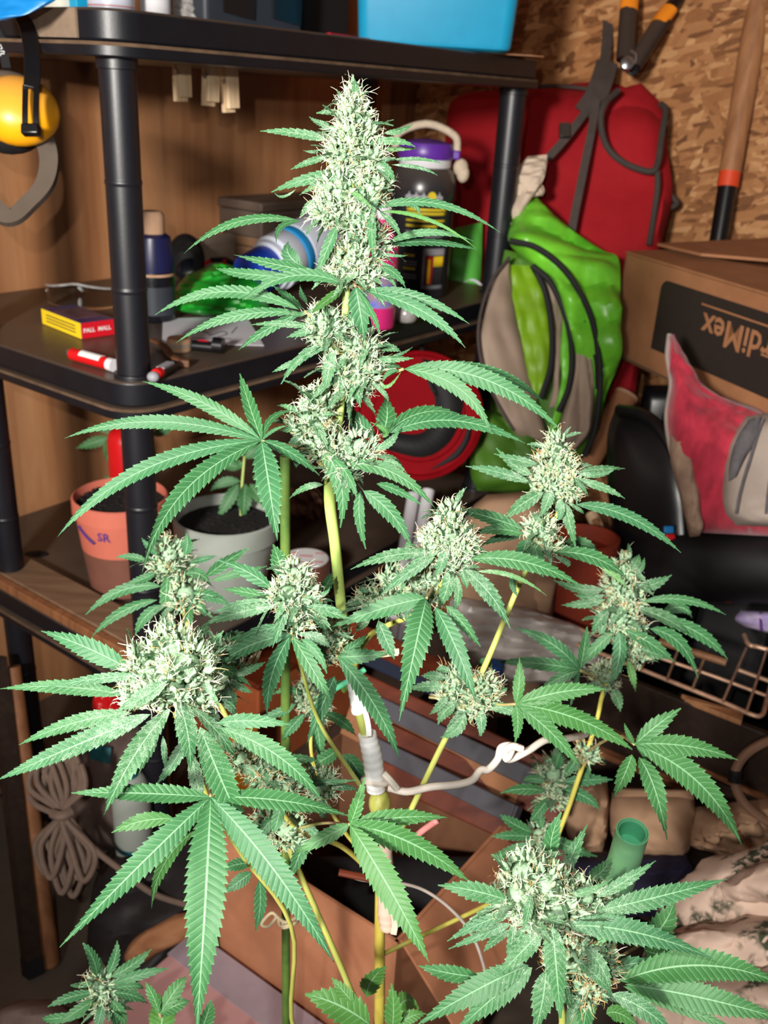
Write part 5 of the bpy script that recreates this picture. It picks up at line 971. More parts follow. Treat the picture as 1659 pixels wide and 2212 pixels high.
# printed fabric
def pine_mat():
    t = NT('pine_fabric'); v = t.coord((1, 1, 1)); b0 = t.ramp(t.noise(v, 7, 4), [(.3, lin((176, 150, 134))), (.7, lin((206, 182, 166)))])
    vo = t.n('ShaderNodeTexVoronoi'); vo.inputs['Scale'].default_value = 11.0; ns = t.n('ShaderNodeTexNoise'); ns.inputs['Scale'].default_value = 40.0; t.l(v, ns.inputs['Vector'])
    mx = t.n('ShaderNodeMix', data_type='RGBA'); mx.inputs[0].default_value = .09; t.l(v, mx.inputs[6]); t.l(ns.outputs['Color'], mx.inputs[7]); t.l(mx.outputs[2], vo.inputs['Vector'])
    msk = t.ramp(vo.outputs['Distance'], [(.34, (1, 1, 1)), (.50, (0, 0, 0))]); ned = t.ramp(t.noise(t.coord((60, 60, 16), (.4, .8, .5)), 1.8, 3, .6, .6), [(.40, (0, 0, 0)), (.50, (1, 1, 1))])
    t.base(t.mix(t.math('MULTIPLY', t.math('MULTIPLY', msk, ned), .95), b0, lin((40, 54, 36)))); return t.set(.9, 0, .2)
M['pine'] = pine_mat()
pf = thing('printed_fabric', 'rumpled beige fabric printed with dark green pine twigs in the lower right corner', 'fabric', xy(1580, 2150, 1.10, 0))
for rws, sd in (([(1560, 1852, 1720, 1800, 1.22, 1.18), (1462, 1915, 1760, 1890, 1.20, 1.14), (1420, 1975, 1770, 1965, 1.20, 1.12), (1440, 2030, 1760, 2040, 1.20, 1.14)], 19), ([(1500, 1985, 1760, 1960, 1.16, 1.08), (1405, 2040, 1780, 2020, 1.14, 1.05), (1395, 2090, 1785, 2090, 1.13, 1.04), (1440, 2140, 1770, 2150, 1.14, 1.06)], 5), ([(1470, 2100, 1770, 2070, 1.10, 1.02), (1380, 2160, 1790, 2140, 1.08, .99), (1370, 2240, 1790, 2240, 1.07, .97), (1390, 2330, 1780, 2330, 1.06, .97)], 7), ([(1600, 1880, 1700, 1850, 1.13, 1.10), (1560, 1930, 1720, 1900, 1.13, 1.09), (1590, 1960, 1740, 1960, 1.13, 1.09)], 9)):
    build('fabric_fold', pillow(rws, .04, .05, .022, 16, sd, 26, 26), M['pine'], pf)

# ------------------------------------------------------------------ lower middle: cardboard boxes
mat('card_lit', (178, 116, 82), .75, .08, 14, c2=(188, 128, 94)); mat('card_pink', (196, 150, 150), .7, .1, 8); mat('tape_grey', (166, 152, 164), .35, .1, 20, spec=.6)  # card_lit: the carton's cardboard with light put into its colour
zb = .50; N_ = Z(858, 2036, zb); L_ = Z(470, 1790, zb); Rr = Z(1100, 1770, zb)
Xl = flatframe(N_, L_); Yr_ = flatframe(N_, Rr); LL = np.linalg.norm((L_ - N_)); LR = np.linalg.norm(Rr - N_)
t = thing('open_carton', 'open brown cardboard box with dark inside behind the main stem', 'box', N_ * [1, 1, 0]); nL = nz(np.cross(Xl, Z3)); nL = nL if np.dot(nL, Yr_) > 0 else -nL; nR = nz(np.cross(Yr_, Z3)); nR = nR if np.dot(nR, Xl) > 0 else -nR
def wall(p, q, h0, h1, n_, m_, nm): build(nm, MB().prism([p * [1, 1, 0] + Z3 * h0, q * [1, 1, 0] + Z3 * h0, q * [1, 1, 0] + Z3 * h1, p * [1, 1, 0] + Z3 * h1], n_ * .004), m_, t)
Far = L_ + (Rr - N_)
wall(N_, L_, 0, zb, nL, M['card_lit'], 'wall'); wall(N_, Rr, 0, zb, nR, M['card_lit'], 'wall'); mat('card_shaded', (112, 74, 50), .8, .1, 14); wall(L_, Far, 0, zb, Yr_ * 0 + nR, M['card_shaded'], 'wall'); wall(Rr, Far, 0, zb, nL, M['card_shaded'], 'wall')  # far walls: same cardboard, darker, with the shade put into its colour
build('bottom', MB().prism([p * [1, 1, 0] + Z3 * .004 for p in (N_, L_, Far, Rr)], Z3 * .004), M['card'], t)
fo2 = nz(-nR * .6 - Z3 * .8); build('flap', MB().prism([N_ + Yr_ * .004, Rr, Rr + fo2 * .14, N_ + fo2 * .14 + Yr_ * .02], nz(np.cross(fo2, Yr_)) * .004), M['card_lit'], t)
fo3 = nz(nL * .5 + Z3 * .85); build('flap', MB().prism([Rr, Far, Far + fo3 * .05, Rr + fo3 * .05], nR * .004), M['card'], t)
build('inside_shade', pillow([(640, 1850, 1060, 1850, 1.32, 1.32), (700, 1930, 1040, 1930, 1.29, 1.29), (800, 2000, 950, 2000, 1.27, 1.27)], .01, .01), M['black_matte'], t)  # black sheet standing in for the shade inside the open box
# taped box
zt_ = .292; Xt, Yt = -Xl, -nL; q1 = PL(440, 2000, N_, nL) * [1, 1, 0] + Yt * .006
t = thing('taped_carton', 'closed pinkish cardboard box with grey tape under the big fan leaf', 'box', q1 + Xt * .17 + Yt * .11); cc = q1 + Xt * .17 + Yt * .11
build('box', MB().box(cc + Z3 * zt_ / 2, .36, .22, zt_, Xt, Yt, Z3), M['card_pink'], t, bev=.004)
build('tape', MB().box(cc + Z3 * (zt_ + .0006) - Yt * .083, .362, .050, .0012, Xt, Yt, Z3), M['tape_grey'], t); build('tape_end', MB().box(cc + Z3 * (zt_ - .03) - Yt * .083 - Xt * .1808, .0012, .050, .06, Xt, Yt, Z3), M['tape_grey'], t)
tag(build('brown_paper', pillow([(380, 1975, 520, 1950, 1.36, 1.34), (300, 2020, 520, 1990, 1.36, 1.34), (270, 2060, 380, 2040, 1.36, 1.35), (275, 2090, 310, 2080, 1.36, 1.36)], .015, .02, .006, 20, 3), M['card']), 'curved brown paper edge behind the taped pinkish box', 'paper')
mat('fabric_grey', (120, 104, 98), .9, .15, 30); tag(build('grey_fabric', pillow([(40, 2160, 110, 2158, 1.30, 1.30), (-20, 2190, 165, 2200, 1.28, 1.27), (-40, 2260, 190, 2260, 1.26, 1.25), (-40, 2330, 180, 2330, 1.25, 1.25)], .05, .06, .006, 30, 3), M['fabric_grey']), 'grey rounded fabric bundle in the lower left corner', 'fabric')
mat('dark_bag', (30, 27, 28), .6, .25, 12); tag(build('dark_bag', pillow([(230, 1840, 520, 1780, 1.53, 1.47), (200, 1920, 560, 1880, 1.51, 1.44), (190, 2000, 520, 1980, 1.49, 1.41), (190, 2080, 380, 2060, 1.47, 1.41), (220, 2140, 320, 2130, 1.45, 1.41)], .05, .06, .015, 16, 6), M['dark_bag']), 'large dark bag on the floor behind the lower fan leaf', 'bag')
# things leaning at far left
t = thing('wooden_pole', 'old brown wooden pole leaning at the left edge', 'pole', Z(108, 2075, 0)); p, q = D(28, 1440, 1.60), Z(108, 2075, .012); build('shaft', MB().tube([p, (p + q) / 2, q], [.013, .015, .017], 14), M['board_brown'], t); build('end', MB().ell(q, (.017, .017, .012)), M['board_brown'], t)
t = thing('dark_rod', 'dark square rod leaning left of the wooden pole', 'rod', Z(70, 2110, 0)); p, q = D(-8, 1420, 1.58), Z(72, 2105, .014); build('rod', MB().tube([p, q], .018, 4), M['board_dark'], t); build('foot', MB().tube([q + nz(p - q) * .03, q], .0195, 4), M['black_matte'], t)
mat('cord_grey', (112, 92, 80), .8, .12, 60, bump=.3, bscale=300); cx, cy = 133, 1755
t = thing('cord_bundle', 'bundle of brown grey cord hanging from the left rear shelf post', 'cord', D(cx, cy, 1.44)); rg = np.random.default_rng(4)
for k in range(8):
    sx = (k - 3.5) * 12; top = 1632 + rg.uniform(-8, 22); bot = 1870 + rg.uniform(-40, 70); dz = rg.uniform(-.012, .012)
    build('loop', MB().tube(smooth([D(cx + 4, cy + 6, 1.44 + dz), D(cx + sx * 1.3 - 14, (top + cy) / 2, 1.44 + dz), D(cx + sx * 1.1 - 5, top, 1.44 + dz), D(cx + sx * .8 + 16, (top + cy) / 2, 1.435 + dz), D(cx + 2, cy + 2, 1.44 + dz), D(cx + sx * .9 - 18, (bot + cy) / 2, 1.44 + dz), D(cx + sx * 1.0 + 6, bot, 1.44 + dz), D(cx + sx * 1.0 + 30, (bot * 1.4 + cy) / 2.4, 1.435 + dz)], 50, True), .0046, 8), M['cord_grey'], t)
build('wrap', MB().tube(smooth([D(cx - 18, cy + 2, 1.43), D(cx, cy + 8, 1.42), D(cx + 20, cy - 2, 1.43)], 8), .008, 8), M['cord_grey'], t); build('tail', px_tube([(cx + 15, cy + 10, 1.44), (200, 1830, 1.43), (262, 1880, 1.42), (330, 1930, 1.42), (420, 1960, 1.40)], .0046), M['cord_grey'], t)
build('tail', px_tube([(cx - 16, cy + 2, 1.44), (80, 1740, 1.45), (62, 1720, 1.46)], .0046), M['cord_grey'], t)

# ------------------------------------------------------------------ stakes, ties and tape on the plant
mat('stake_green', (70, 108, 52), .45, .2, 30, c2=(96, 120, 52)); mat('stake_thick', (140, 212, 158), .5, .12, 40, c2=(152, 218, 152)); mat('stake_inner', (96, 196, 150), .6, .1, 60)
p, q = D(616, 985, .76), D(618, 2212, 1.0); q = p + nz(q - p) * (p[2] / -nz(q - p)[2]); L = np.linalg.norm(q - p); ax = nz(q - p)
t = thing('thin_stake', 'thin green bamboo stake standing left of the main stem', 'stake', q); build('cane', MB().tube([p + ax * L * k / 24 for k in range(25)], .0043, 14), M['stake_green'], t)
for k in (.14, .36, .62, .85): build('node', MB().lathe([(.0043, -.004), (.0053, 0), (.0043, .004)], p + ax * L * k, ax, 14, False, False), M['stake_green'], t)
p, q = D(1366, 1797, .74), D(1318, 1965, .80); ax = nz(q - p); q = p + ax * (p[2] / -ax[2]); L = np.linalg.norm(q - p); r = .0128
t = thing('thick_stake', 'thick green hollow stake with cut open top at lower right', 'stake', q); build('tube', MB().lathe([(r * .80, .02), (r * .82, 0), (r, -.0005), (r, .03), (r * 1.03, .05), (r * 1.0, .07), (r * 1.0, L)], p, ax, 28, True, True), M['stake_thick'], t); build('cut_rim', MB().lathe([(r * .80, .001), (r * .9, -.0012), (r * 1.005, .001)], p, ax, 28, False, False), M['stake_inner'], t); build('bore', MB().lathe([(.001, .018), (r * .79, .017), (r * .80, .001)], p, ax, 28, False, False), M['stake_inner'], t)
mat('tape_white', (250, 252, 250), .55, .06, 40, bump=.3, bscale=120); mat('tape_pinkish', (206, 178, 160), .6, .08, 40); mat('wire_white', (222, 212, 200), .5, .08, 60); mat('wire_thin', (150, 140, 132), .5, .1, 60); mat('raffia', (214, 196, 160), .7, .12, 60)
def wrapt(name, lab, pts, m_, cat='tape'):
    t = thing(name, lab, cat, D(pts[-1][0], pts[-1][1], pts[-1][2])); P3 = smooth([D(x, y, d) for x, y, d, r in pts], 24); rr = smooth([[r * d / FPX, 0, 0] for x, y, d, r in pts], 24)[:, 0]
    rr = rr * (1 + .05 * np.sin(np.arange(24) * 2.1)); build('wrap', MB().tube(P3, rr, 14), m_, t); return t
t = wrapt('white_tape', 'white tape wrapped around the upper main stem', [(752, 1420, .738, 12), (764, 1480, .744, 14), (774, 1538, .752, 15)], M['tape_white']); build('loose_end', px_ribbon([(770, 1500, .735), (786, 1530, .732), (795, 1565, .735), (797, 1590, .74)], .004, .0006), M['tape_white'], t)
t = wrapt('white_tape', 'white tape wrapped around the main stem just above the swollen joint', [(793, 1585, .758, 20), (805, 1640, .765, 22), (812, 1702, .775, 20)], M['tape_white']); build('tape_edge', MB().tube([D(812, 1698, .775), D(812.5, 1706, .776)], 20.8 * .775 / FPX, 14), M['tape_white'], t)
t = wrapt('pale_wrap', 'pale pinkish paper wrap hanging on the lower main stem', [(830, 1765, .782, 15), (834, 1880, .80, 16), (836, 1965, .815, 20), (838, 2005, .82, 17)], M['tape_pinkish'], 'wrap'); build('loose_end', px_ribbon([(848, 1960, .80), (853, 1995, .80), (850, 2018, .80)], .005, .002), M['tape_pinkish'], t)
knot = MB(); knot.ell(D(820, 1735, .782), (24 * .78 / FPX, 22 * .78 / FPX, 32 * .78 / FPX), RIGHT, FWD, -DOWN, 20, 14)
kv = np.vstack(knot.v); mesh_np_later = (kv, knot.f)
t = thing('white_wire', 'thick white twisted wire tying the main stem to the right branch', 'wire', D(960, 1695, .76)); build('wire', px_tube([(840, 1702, .765), (880, 1710, .76), (930, 1700, .755), (985, 1695, .755), (1020, 1685, .757), (1038, 1664, .76), (1055, 1662, .762), (1075, 1640, .765), (1083, 1615, .768), (1105, 1612, .764), (1100, 1632, .762), (1092, 1640, .765)], .0031, 90, 10), M['wire_white'], t); build('wire', px_tube([(1128, 1618, .762), (1108, 1612, .760), (1092, 1622, .760), (1100, 1640, .768), (1140, 1622, .775), (1180, 1598, .79), (1225, 1595, .82), (1265, 1586, .86)], .0031, 60, 10), M['wire_white'], t)
build('wire_end', px_tube([(828, 1670, .75), (842, 1685, .75), (857, 1703, .755)], .0030, 12), M['wire_white'], t)
build('loop', MB().tube(smooth([D(812, 1685, .775) + (.0098 * math.cos(a) * RIGHT + .0098 * math.sin(a) * FWD) + np.array([0, 0, .001 * math.sin(2 * a)]) for a in np.linspace(0, 6.283, 13)[:-1]], 40, True), .0029, 8), M['wire_white'], t)
t = thing('teal_tube_tie', 'pale green tube tie fixing the main stem, cut end showing', 'tie', D(745, 1480, .75)); build('tie', px_tube([(788, 1446, .745), (760, 1466, .742), (735, 1482, .745), (716, 1492, .752)], .0024, 20, 10), M['stake_inner'], t); build('tie', px_tube([(760, 1476, .748), (748, 1486, .745), (742, 1492, .742)], .0022, 10, 10), M['stake_green'], t)
t = thing('thin_wire', 'thin grey wire curving down in front of the open cardboard box', 'wire', D(1046, 2085, .80)); build('wire', px_tube([(735, 1880, .80), (780, 1900, .80), (865, 1908, .80), (920, 1925, .80), (975, 1965, .80), (1020, 2020, .80), (1046, 2090, .80), (1056, 2150, .82)], .0014, 60, 8), M['wire_thin'], t); build('twig', px_tube([(732, 1884, .79), (770, 1892, .79), (800, 1898, .79)], .003), M['board_red'], t)
t = thing('raffia_tie', 'pale raffia string tied around the thin green stake', 'tie', D(620, 1985, .95)); build('string', px_tube([(640, 1982, .935), (618, 1992, .925), (604, 1985, .925), (588, 1972, .925), (572, 1985, .925), (566, 1998, .925), (582, 2000, .925), (600, 1980, .925), (606, 2000, .925), (635, 1995, .93), (646, 1984, .945)], .0016, 60), M['raffia'], t); build('strand', px_tube([(610, 1990, .928), (612, 2004, .926), (632, 1998, .928), (645, 1988, .94)], .0015), M['raffia'], t)
t = thing('straw_tie', 'pale straw ends of a tie beside the upper green stake', 'tie', D(525, 1465, .72)); build('strand', px_ribbon([(556, 1400, .71), (540, 1430, .71), (520, 1468, .715)], .0028, .0008), M['raffia'], t); build('strand', px_ribbon([(562, 1405, .712), (550, 1435, .712), (536, 1455, .715)], .0026, .0008), M['raffia'], t)
t = thing('straw_tag', 'short pale straw end beside the yellow stem right of the white tape', 'tie', D(845, 1408, .70)); build('strand', px_ribbon([(822, 1412, .70), (842, 1408, .70), (862, 1407, .70)], .004, .0008), M['raffia'], t); build('strand', px_ribbon([(824, 1416, .702), (845, 1413, .702), (860, 1412, .702)], .003, .0008), M['raffia'], t)
# ---- stems and branches
stem('main_stem', [(770, 250, .605, 4), (765, 400, .613, 6), (752, 560, .628, 8), (745, 690, .64, 8.5), (736, 870, .662, 9.5), (712, 1050, .688, 12.5), (724, 1180, .703, 12), (742, 1350, .728, 11.5), (768, 1500, .748, 10.5), (797, 1620, .766, 11), (820, 1735, .785, 14), (822, 1850, .81, 11.5), (820, 2030, .845, 11.5), (818, 2230, .89, 12), (800, 2420, .94, 13)], [0, 0, 0, 0, 0, .1, .7, .95, 1, 1], 90)
for pts, ye in (
    ([(1215, 1085, .722, 3.5), (1185, 1150, .725, 5), (1132, 1240, .728, 6), (1040, 1455, .74, 6.5), (965, 1590, .755, 6.5), (880, 1765, .775, 6.5), (830, 1860, .81, 6)], .45),
    ([(1345, 1400, .89, 4), (1305, 1490, .90, 5), (1288, 1560, .91, 5), (1250, 1680, .92, 5.5), (1210, 1790, .93, 5.5), (1150, 1900, .93, 5), (830, 2060, .86, 5)], .8),
    ([(632, 1380, .63, 4), (690, 1560, .70, 4.5), (780, 1700, .77, 5)], .4),
    ([(970, 1240, .665, 5), (905, 1320, .69, 5.5), (800, 1372, .72, 6.5), (756, 1460, .742, 7)], .6),
    ([(398, 1325, .84, 5), (430, 1420, .82, 5.5), (480, 1530, .80, 5.5), (560, 1690, .78, 6), (640, 1870, .79, 6.5), (720, 2050, .81, 6.5), (780, 2190, .86, 7), (815, 2250, .89, 7)], .5),
    ([(380, 1540, .56, 7), (440, 1700, .60, 6.5), (520, 1840, .66, 6.5), (632, 2010, .74, 5), (640, 2240, .86, 5), (790, 2400, .93, 6)], .6),
    ([(1190, 2010, .575, 8), (1200, 2120, .60, 8), (1195, 2260, .65, 8), (1000, 2420, .80, 8), (815, 2430, .94, 8)], .45),
    ([(580, 1700, .67, 5), (640, 1790, .70, 5), (740, 1830, .77, 5.5), (818, 1900, .82, 6)], .8),
    ([(220, 2150, .82, 4), (235, 2300, .86, 5), (500, 2430, .92, 6), (800, 2440, .94, 7)], .4),
    ([(690, 1000, .668, 4), (716, 1030, .682, 6)], .2), ([(780, 970, .665, 4), (722, 1010, .68, 5)], .2),
    ([(700, 740, .632, 4), (742, 760, .645, 5)], .2), ([(775, 760, .64, 4), (742, 790, .65, 5)], .2),
    ([(690, 1500, .86, 3.5), (672, 1620, .84, 4), (720, 1760, .80, 4.5), (815, 1880, .82, 5)], .7),
    ([(1012, 1500, .745, 3), (962, 1596, .757, 4)], .4)):
    stem('branch', pts, ye)

# ---- main cola, from the tip down
b1 = bud([(764, 205, 17, 22, .60), (766, 245, 34, 34, .602), (768, 290, 52, 34, .605), (745, 335, 40, 34, .605), (792, 340, 40, 36, .606)], .08, 1.15, 2.4, 6, tint=.62)
b2 = bud([(735, 410, 44, 46, .612), (800, 400, 42, 50, .614), (712, 455, 40, 36, .612), (765, 470, 42, 40, .618)], .12, 1, 2.3, 7, tint=.55)
b3 = bud([(770, 560, 52, 52, .625), (742, 590, 44, 30, .625), (808, 520, 28, 40, .628), (780, 600, 44, 22, .624)], .15, 1, 2.6, 6, tint=.55)
b4 = bud([(706, 715, 44, 46, .635), (690, 690, 30, 26, .637)], .15, 1, 2.2, 8)
b5 = bud([(780, 745, 42, 42, .636), (745, 790, 46, 44, .640), (790, 795, 36, 40, .640), (762, 835, 44, 24, .645)], .18, 1, 2.3, 7)
b6 = bud([(686, 875, 40, 44, .655), (668, 915, 44, 40, .656), (700, 960, 50, 42, .660)], .15, 1, 2.2, 7)
b7 = bud([(780, 968, 36, 36, .655), (742, 1010, 38, 30, .66)], .15, 1, 2.3, 7)
sugars(b1, .605, [
    (712, 303, 640, 288, 562, 283, 22), (712, 268, 690, 266, 668, 252, 14), (828, 287, 862, 283, 893, 268, 14),
    (786, 314, 848, 304, 897, 317, 18), (806, 326, 860, 322, 908, 321, 10, {'yellow': .5}), (708, 338, 668, 350, 628, 366, 16),
    (842, 347, 905, 343, 957, 354, 9), (846, 356, 905, 362, 945, 379, 9), (806, 350, 835, 366, 853, 391, 24),
    (772, 388, 782, 440, 783, 488, 26), (700, 322, 678, 328, 655, 325, 8)])
sugars(b2, .612, [
    (756, 384, 676, 385, 586, 415, 30, {'frost': (.9, .3)}), (708, 395, 676, 404, 646, 422, 12), (686, 430, 662, 448, 648, 472, 15),
    (800, 448, 803, 500, 805, 555, 24, {'frost': (.8, .3)}), (718, 390, 770, 420, 810, 457, 13, {'yellow': .4}), (729, 484, 706, 540, 682, 597, 26, {'frost': (.6, .1)}),
    (749, 500, 775, 535, 803, 580, 24), (820, 458, 848, 482, 867, 517, 16), (640, 408, 610, 425, 590, 412, 6), (735, 470, 765, 450, 790, 430, 18)])
sugars(b3, .622, [(818, 574, 852, 590, 876, 622, 20, {'frost': (.6, .2)}), (806, 580, 835, 594, 857, 622, 16),
    (812, 545, 850, 552, 880, 552, 8), (812, 560, 840, 575, 852, 575, 8), (715, 545, 700, 570, 690, 600, 16)])
fan((704, 486), .612, [(649, 478, 511, 480, 396, 549, 21), (650, 477, 607, 490, 597, 525, 15)], [(730, 500, .615)], (.35, 0), pr=2.6)
fan((812, 450), .612, [(945, 440, 1080, 502, 20), (882, 437, 908, 469, 19), (820, 457, 925, 474, 1028, 536, 10, {'yellow': .5})], [(785, 470, .615)], (.35, 0), pr=2.4)
fan((826, 531), .635, [(920, 502, 1023, 521, 18), (928, 522, 1030, 539, 18)], [(795, 530, .63)], (.2, 0), pr=2)
fan((743, 614), .615, [(700, 592, 596, 571, 504, 550, 25), (631, 596, 523, 649, 30), (650, 600, 534, 592, 466, 580, 26, {'d': .66, 'dt': .68}), (742, 622, 705, 650, 674, 676, 22, {'d': .63, 'yellow': .45, 'roll': 35}), (655, 577, 625, 552, 622, 522, 38, {'d': .68, 'dt': .68})], [(758, 600, .625)], (.2, 0), pr=2.4)
fan((768, 619), .612, [(777, 670, 787, 736, 50, {'fold': .35}), (808, 685, 817, 722, 14)], [(760, 600, .625)], (.15, 0))
fan((790, 628), .620, [(912, 672, 1005, 751, 33), (905, 643, 1014, 700, 27)], [(765, 612, .625)], (.2, 0))
fan((658, 672), .625, [(646, 669, 484, 630, 335, 680, 31), (655, 677, 502, 684, 380, 741, 26), (576, 712, 513, 758, 23), (655, 668, 620, 640, 590, 617, 18, {'d': .65}), (661, 655, 655, 640, 648, 615, 14, {'d': .65})], [(690, 700, .637)], (.12, 0), pr=3)
sugars(b4, .630, [(684, 709, 612, 699, 538, 702, 17), (686, 714, 655, 718, 619, 729, 20), (708, 750, 652, 772, 607, 830, 23), (655, 772, 618, 790, 588, 804, 14), (720, 752, 710, 800, 702, 840, 32), (690, 660, 640, 680, 612, 660, 10)])
sugars(b5, .636, [(812, 776, 852, 775, 893, 774, 17), (845, 770, 865, 765, 891, 750, 9), (800, 750, 840, 750, 866, 760, 20), (756, 800, 770, 840, 778, 880, 30), (740, 800, 712, 820, 690, 845, 24),
    (805, 800, 840, 790, 868, 795, 18), (820, 820, 838, 835, 868, 800, 9, {'yellow': .5}), (800, 825, 830, 850, 838, 870, 12), (735, 700, 770, 730, 790, 790, 18)])
fan((872, 797), .630, [(1054, 822, 1214, 933, 48, {'dt': .63}), (990, 838, 1062, 937, 38, {'dt': .62}), (1056, 803, 1180, 875, 30, {'d': .64, 'dt': .66}), (862, 800, 838, 806, 826, 828, 12)], [(815, 818, .645)], (.08, 0))
fan((822, 948), .655, [(845, 935, 980, 908, 1135, 958, 37, {'dt': .67}), (834, 938, 905, 893, 988, 893, 36, {'d': .68, 'dt': .70}), (812, 942, 775, 912, 738, 872, 38, {'d': .69, 'dt': .70}), (824, 940, 836, 900, 832, 860, 50, {'d': .70, 'dt': .71}), (826, 945, 832, 930, 800, 912, 14, {'yellow': .4})], [(790, 968, .66)], (.08, 0))
sugars(b7, .650, [(813, 968, 842, 955, 864, 923, 20), (815, 988, 845, 990, 872, 1010, 16), (820, 1000, 850, 1000, 879, 1022, 14), (760, 985, 790, 1010, 820, 1015, 22)])
sugars(b6, .655, [(655, 905, 630, 882, 598, 876, 15), (652, 912, 630, 925, 605, 930, 18), (660, 940, 635, 955, 622, 985, 22), (665, 960, 645, 990, 640, 1010, 20), (650, 925, 620, 912, 600, 900, 12), (699, 1047, 660, 1053, 625, 1077, 16, {'d': .68})])
fan((718, 968), .650, [(741, 1001, 850, 1022, 940, 1098, 34), (691, 971, 735, 1040, 735, 1140, 44), (716, 988, 752, 1028, 771, 1079, 23), (779, 1060, 776, 1115, 790, 1186, 27), (784, 1060, 842, 1106, 888, 1177, 40), (813, 1045, 860, 1060, 910, 1090, 21, {'d': .67})], [(722, 1010, .68)], (.2, 0))

# ---- big fan leaf on the left
fan((565, 952), .615, [(438, 870, 308, 824, 33, {'dt': .62}), (339, 911, 139, 947, 35, {'dt': .60}), (312, 1014, 123, 1161, 40, {'dt': .585}), (397, 1062, 307, 1238, 48, {'dt': .575}), (581, 1049, 599, 1168, 62, {'dt': .585}),
    (632, 980, 690, 1027, 27), (539, 877, 518, 807, 34, {'dt': .64}), (588, 903, 638, 886, 16, {'dt': .64}), (590, 930, 622, 919, 9)], [(640, 965, .64), (705, 985, .668)], (0, 0))
# ---- large fan leaf in front of the lower left bud
fan((455, 1722), .545, [(305, 1714, 154, 1713, 44, {'dt': .53}), (305, 1865, 129, 2046, 60, {'dt': .52}), (443, 1946, 424, 2235, 96, {'dt': .50}), (592, 1880, 722, 2079, 70, {'dt': .525}), (616, 1731, 754, 1763, 46, {'dt': .56})], [(448, 1690, .57), (438, 1650, .59)], (0, 0), pr=4)
fan((470, 1770), .63, [(377, 1769, 305, 1774, 241, 1799, 38), (427, 1791, 356, 1863, 327, 1963, 30), (480, 1890, 470, 1905, 440, 1900, 20)], [(530, 1770, .66)], (0, 0), yellow=.35)
fan((560, 1870), .72, [(544, 1885, 515, 1905, 483, 1930, 32), (560, 1900, 562, 1955, 552, 2012, 30), (545, 1865, 510, 1868, 480, 1880, 30), (575, 1890, 600, 1910, 640, 1930, 24)], [(600, 1830, .72)], (0, 0))
# ---- fan leaf low in the middle
fan((756, 1781), .60, [(771, 1741, 788, 1680, 32), (860, 1766, 965, 1766, 42), (886, 1820, 1012, 1903, 60), (842, 1920, 927, 2079, 70, {'dt': .57}), (699, 1810, 630, 1847, 36)], [(700, 1778, .64), (640, 1790, .70)], (0, 0), yellow=.26)

# ---- big bud at left
bD = bud([(366, 1400, 52, 56, .545), (320, 1440, 52, 50, .545), (400, 1440, 62, 58, .543), (360, 1480, 72, 50, .540), (300, 1500, 36, 34, .545), (432, 1500, 36, 40, .552)], .12, .95, 2.2, 5, 1.12, .6)
sugars(bD, .535, [
    (290, 1452, 190, 1400, 89, 1363, 50, {'frost': (.35, 0), 'd': .56, 'dt': .57}), (268, 1502, 140, 1484, 0, 1488, 36, {'frost': (.6, .1), 'd': .55}), (306, 1460, 204, 1467, 95, 1486, 24),
    (285, 1540, 160, 1562, 41, 1609, 38, {'frost': (.95, .3)}), (325, 1543, 160, 1612, -8, 1686, 50, {'frost': (1, .3)}), (368, 1530, 288, 1635, 222, 1766, 52, {'frost': (1, .4)}),
    (384, 1512, 405, 1585, 411, 1662, 50, {'frost': (1, .3)}), (432, 1570, 480, 1690, 540, 1818, 66, {'frost': (.8, 0)}), (470, 1562, 545, 1557, 628, 1566, 36, {'frost': (.7, .2)}),
    (475, 1572, 603, 1635, 697, 1732, 50, {'frost': (.7, .0)}), (415, 1528, 470, 1582, 512, 1641, 32), (362, 1470, 305, 1508, 256, 1533, 38, {'frost': (1, .8), 'd': .52}),
    (425, 1425, 455, 1395, 483, 1362, 24, {'d': .56}), (340, 1578, 322, 1620, 299, 1673, 24, {'d': .57}), (352, 1590, 356, 1630, 358, 1662, 15, {'d': .57}), (400, 1596, 376, 1645, 338, 1694, 30, {'d': .57}),
    (412, 1620, 425, 1690, 440, 1730, 34, {'d': .57, 'frost': (1, 1)}), (460, 1500, 500, 1530, 505, 1545, 18, {'d': .56}), (328, 1430, 300, 1410, 322, 1372, 9, {'d': .56})])
# bud behind it
bW = bud([(466, 1415, 34, 34, .68), (470, 1480, 36, 40, .69), (500, 1450, 26, 26, .69)], .15, .9, 2, 6)
sugars(bW, .67, [(505, 1458, 540, 1445, 574, 1430, 22), (464, 1441, 505, 1455, 542, 1482, 24, {'frost': (.3, 0)}), (490, 1480, 500, 1510, 506, 1538, 26), (490, 1470, 520, 1485, 545, 1496, 18), (480, 1400, 520, 1402, 560, 1398, 22), (490, 1410, 500, 1380, 540, 1370, 36, {'d': .72, 'frost': (0, 0)})])
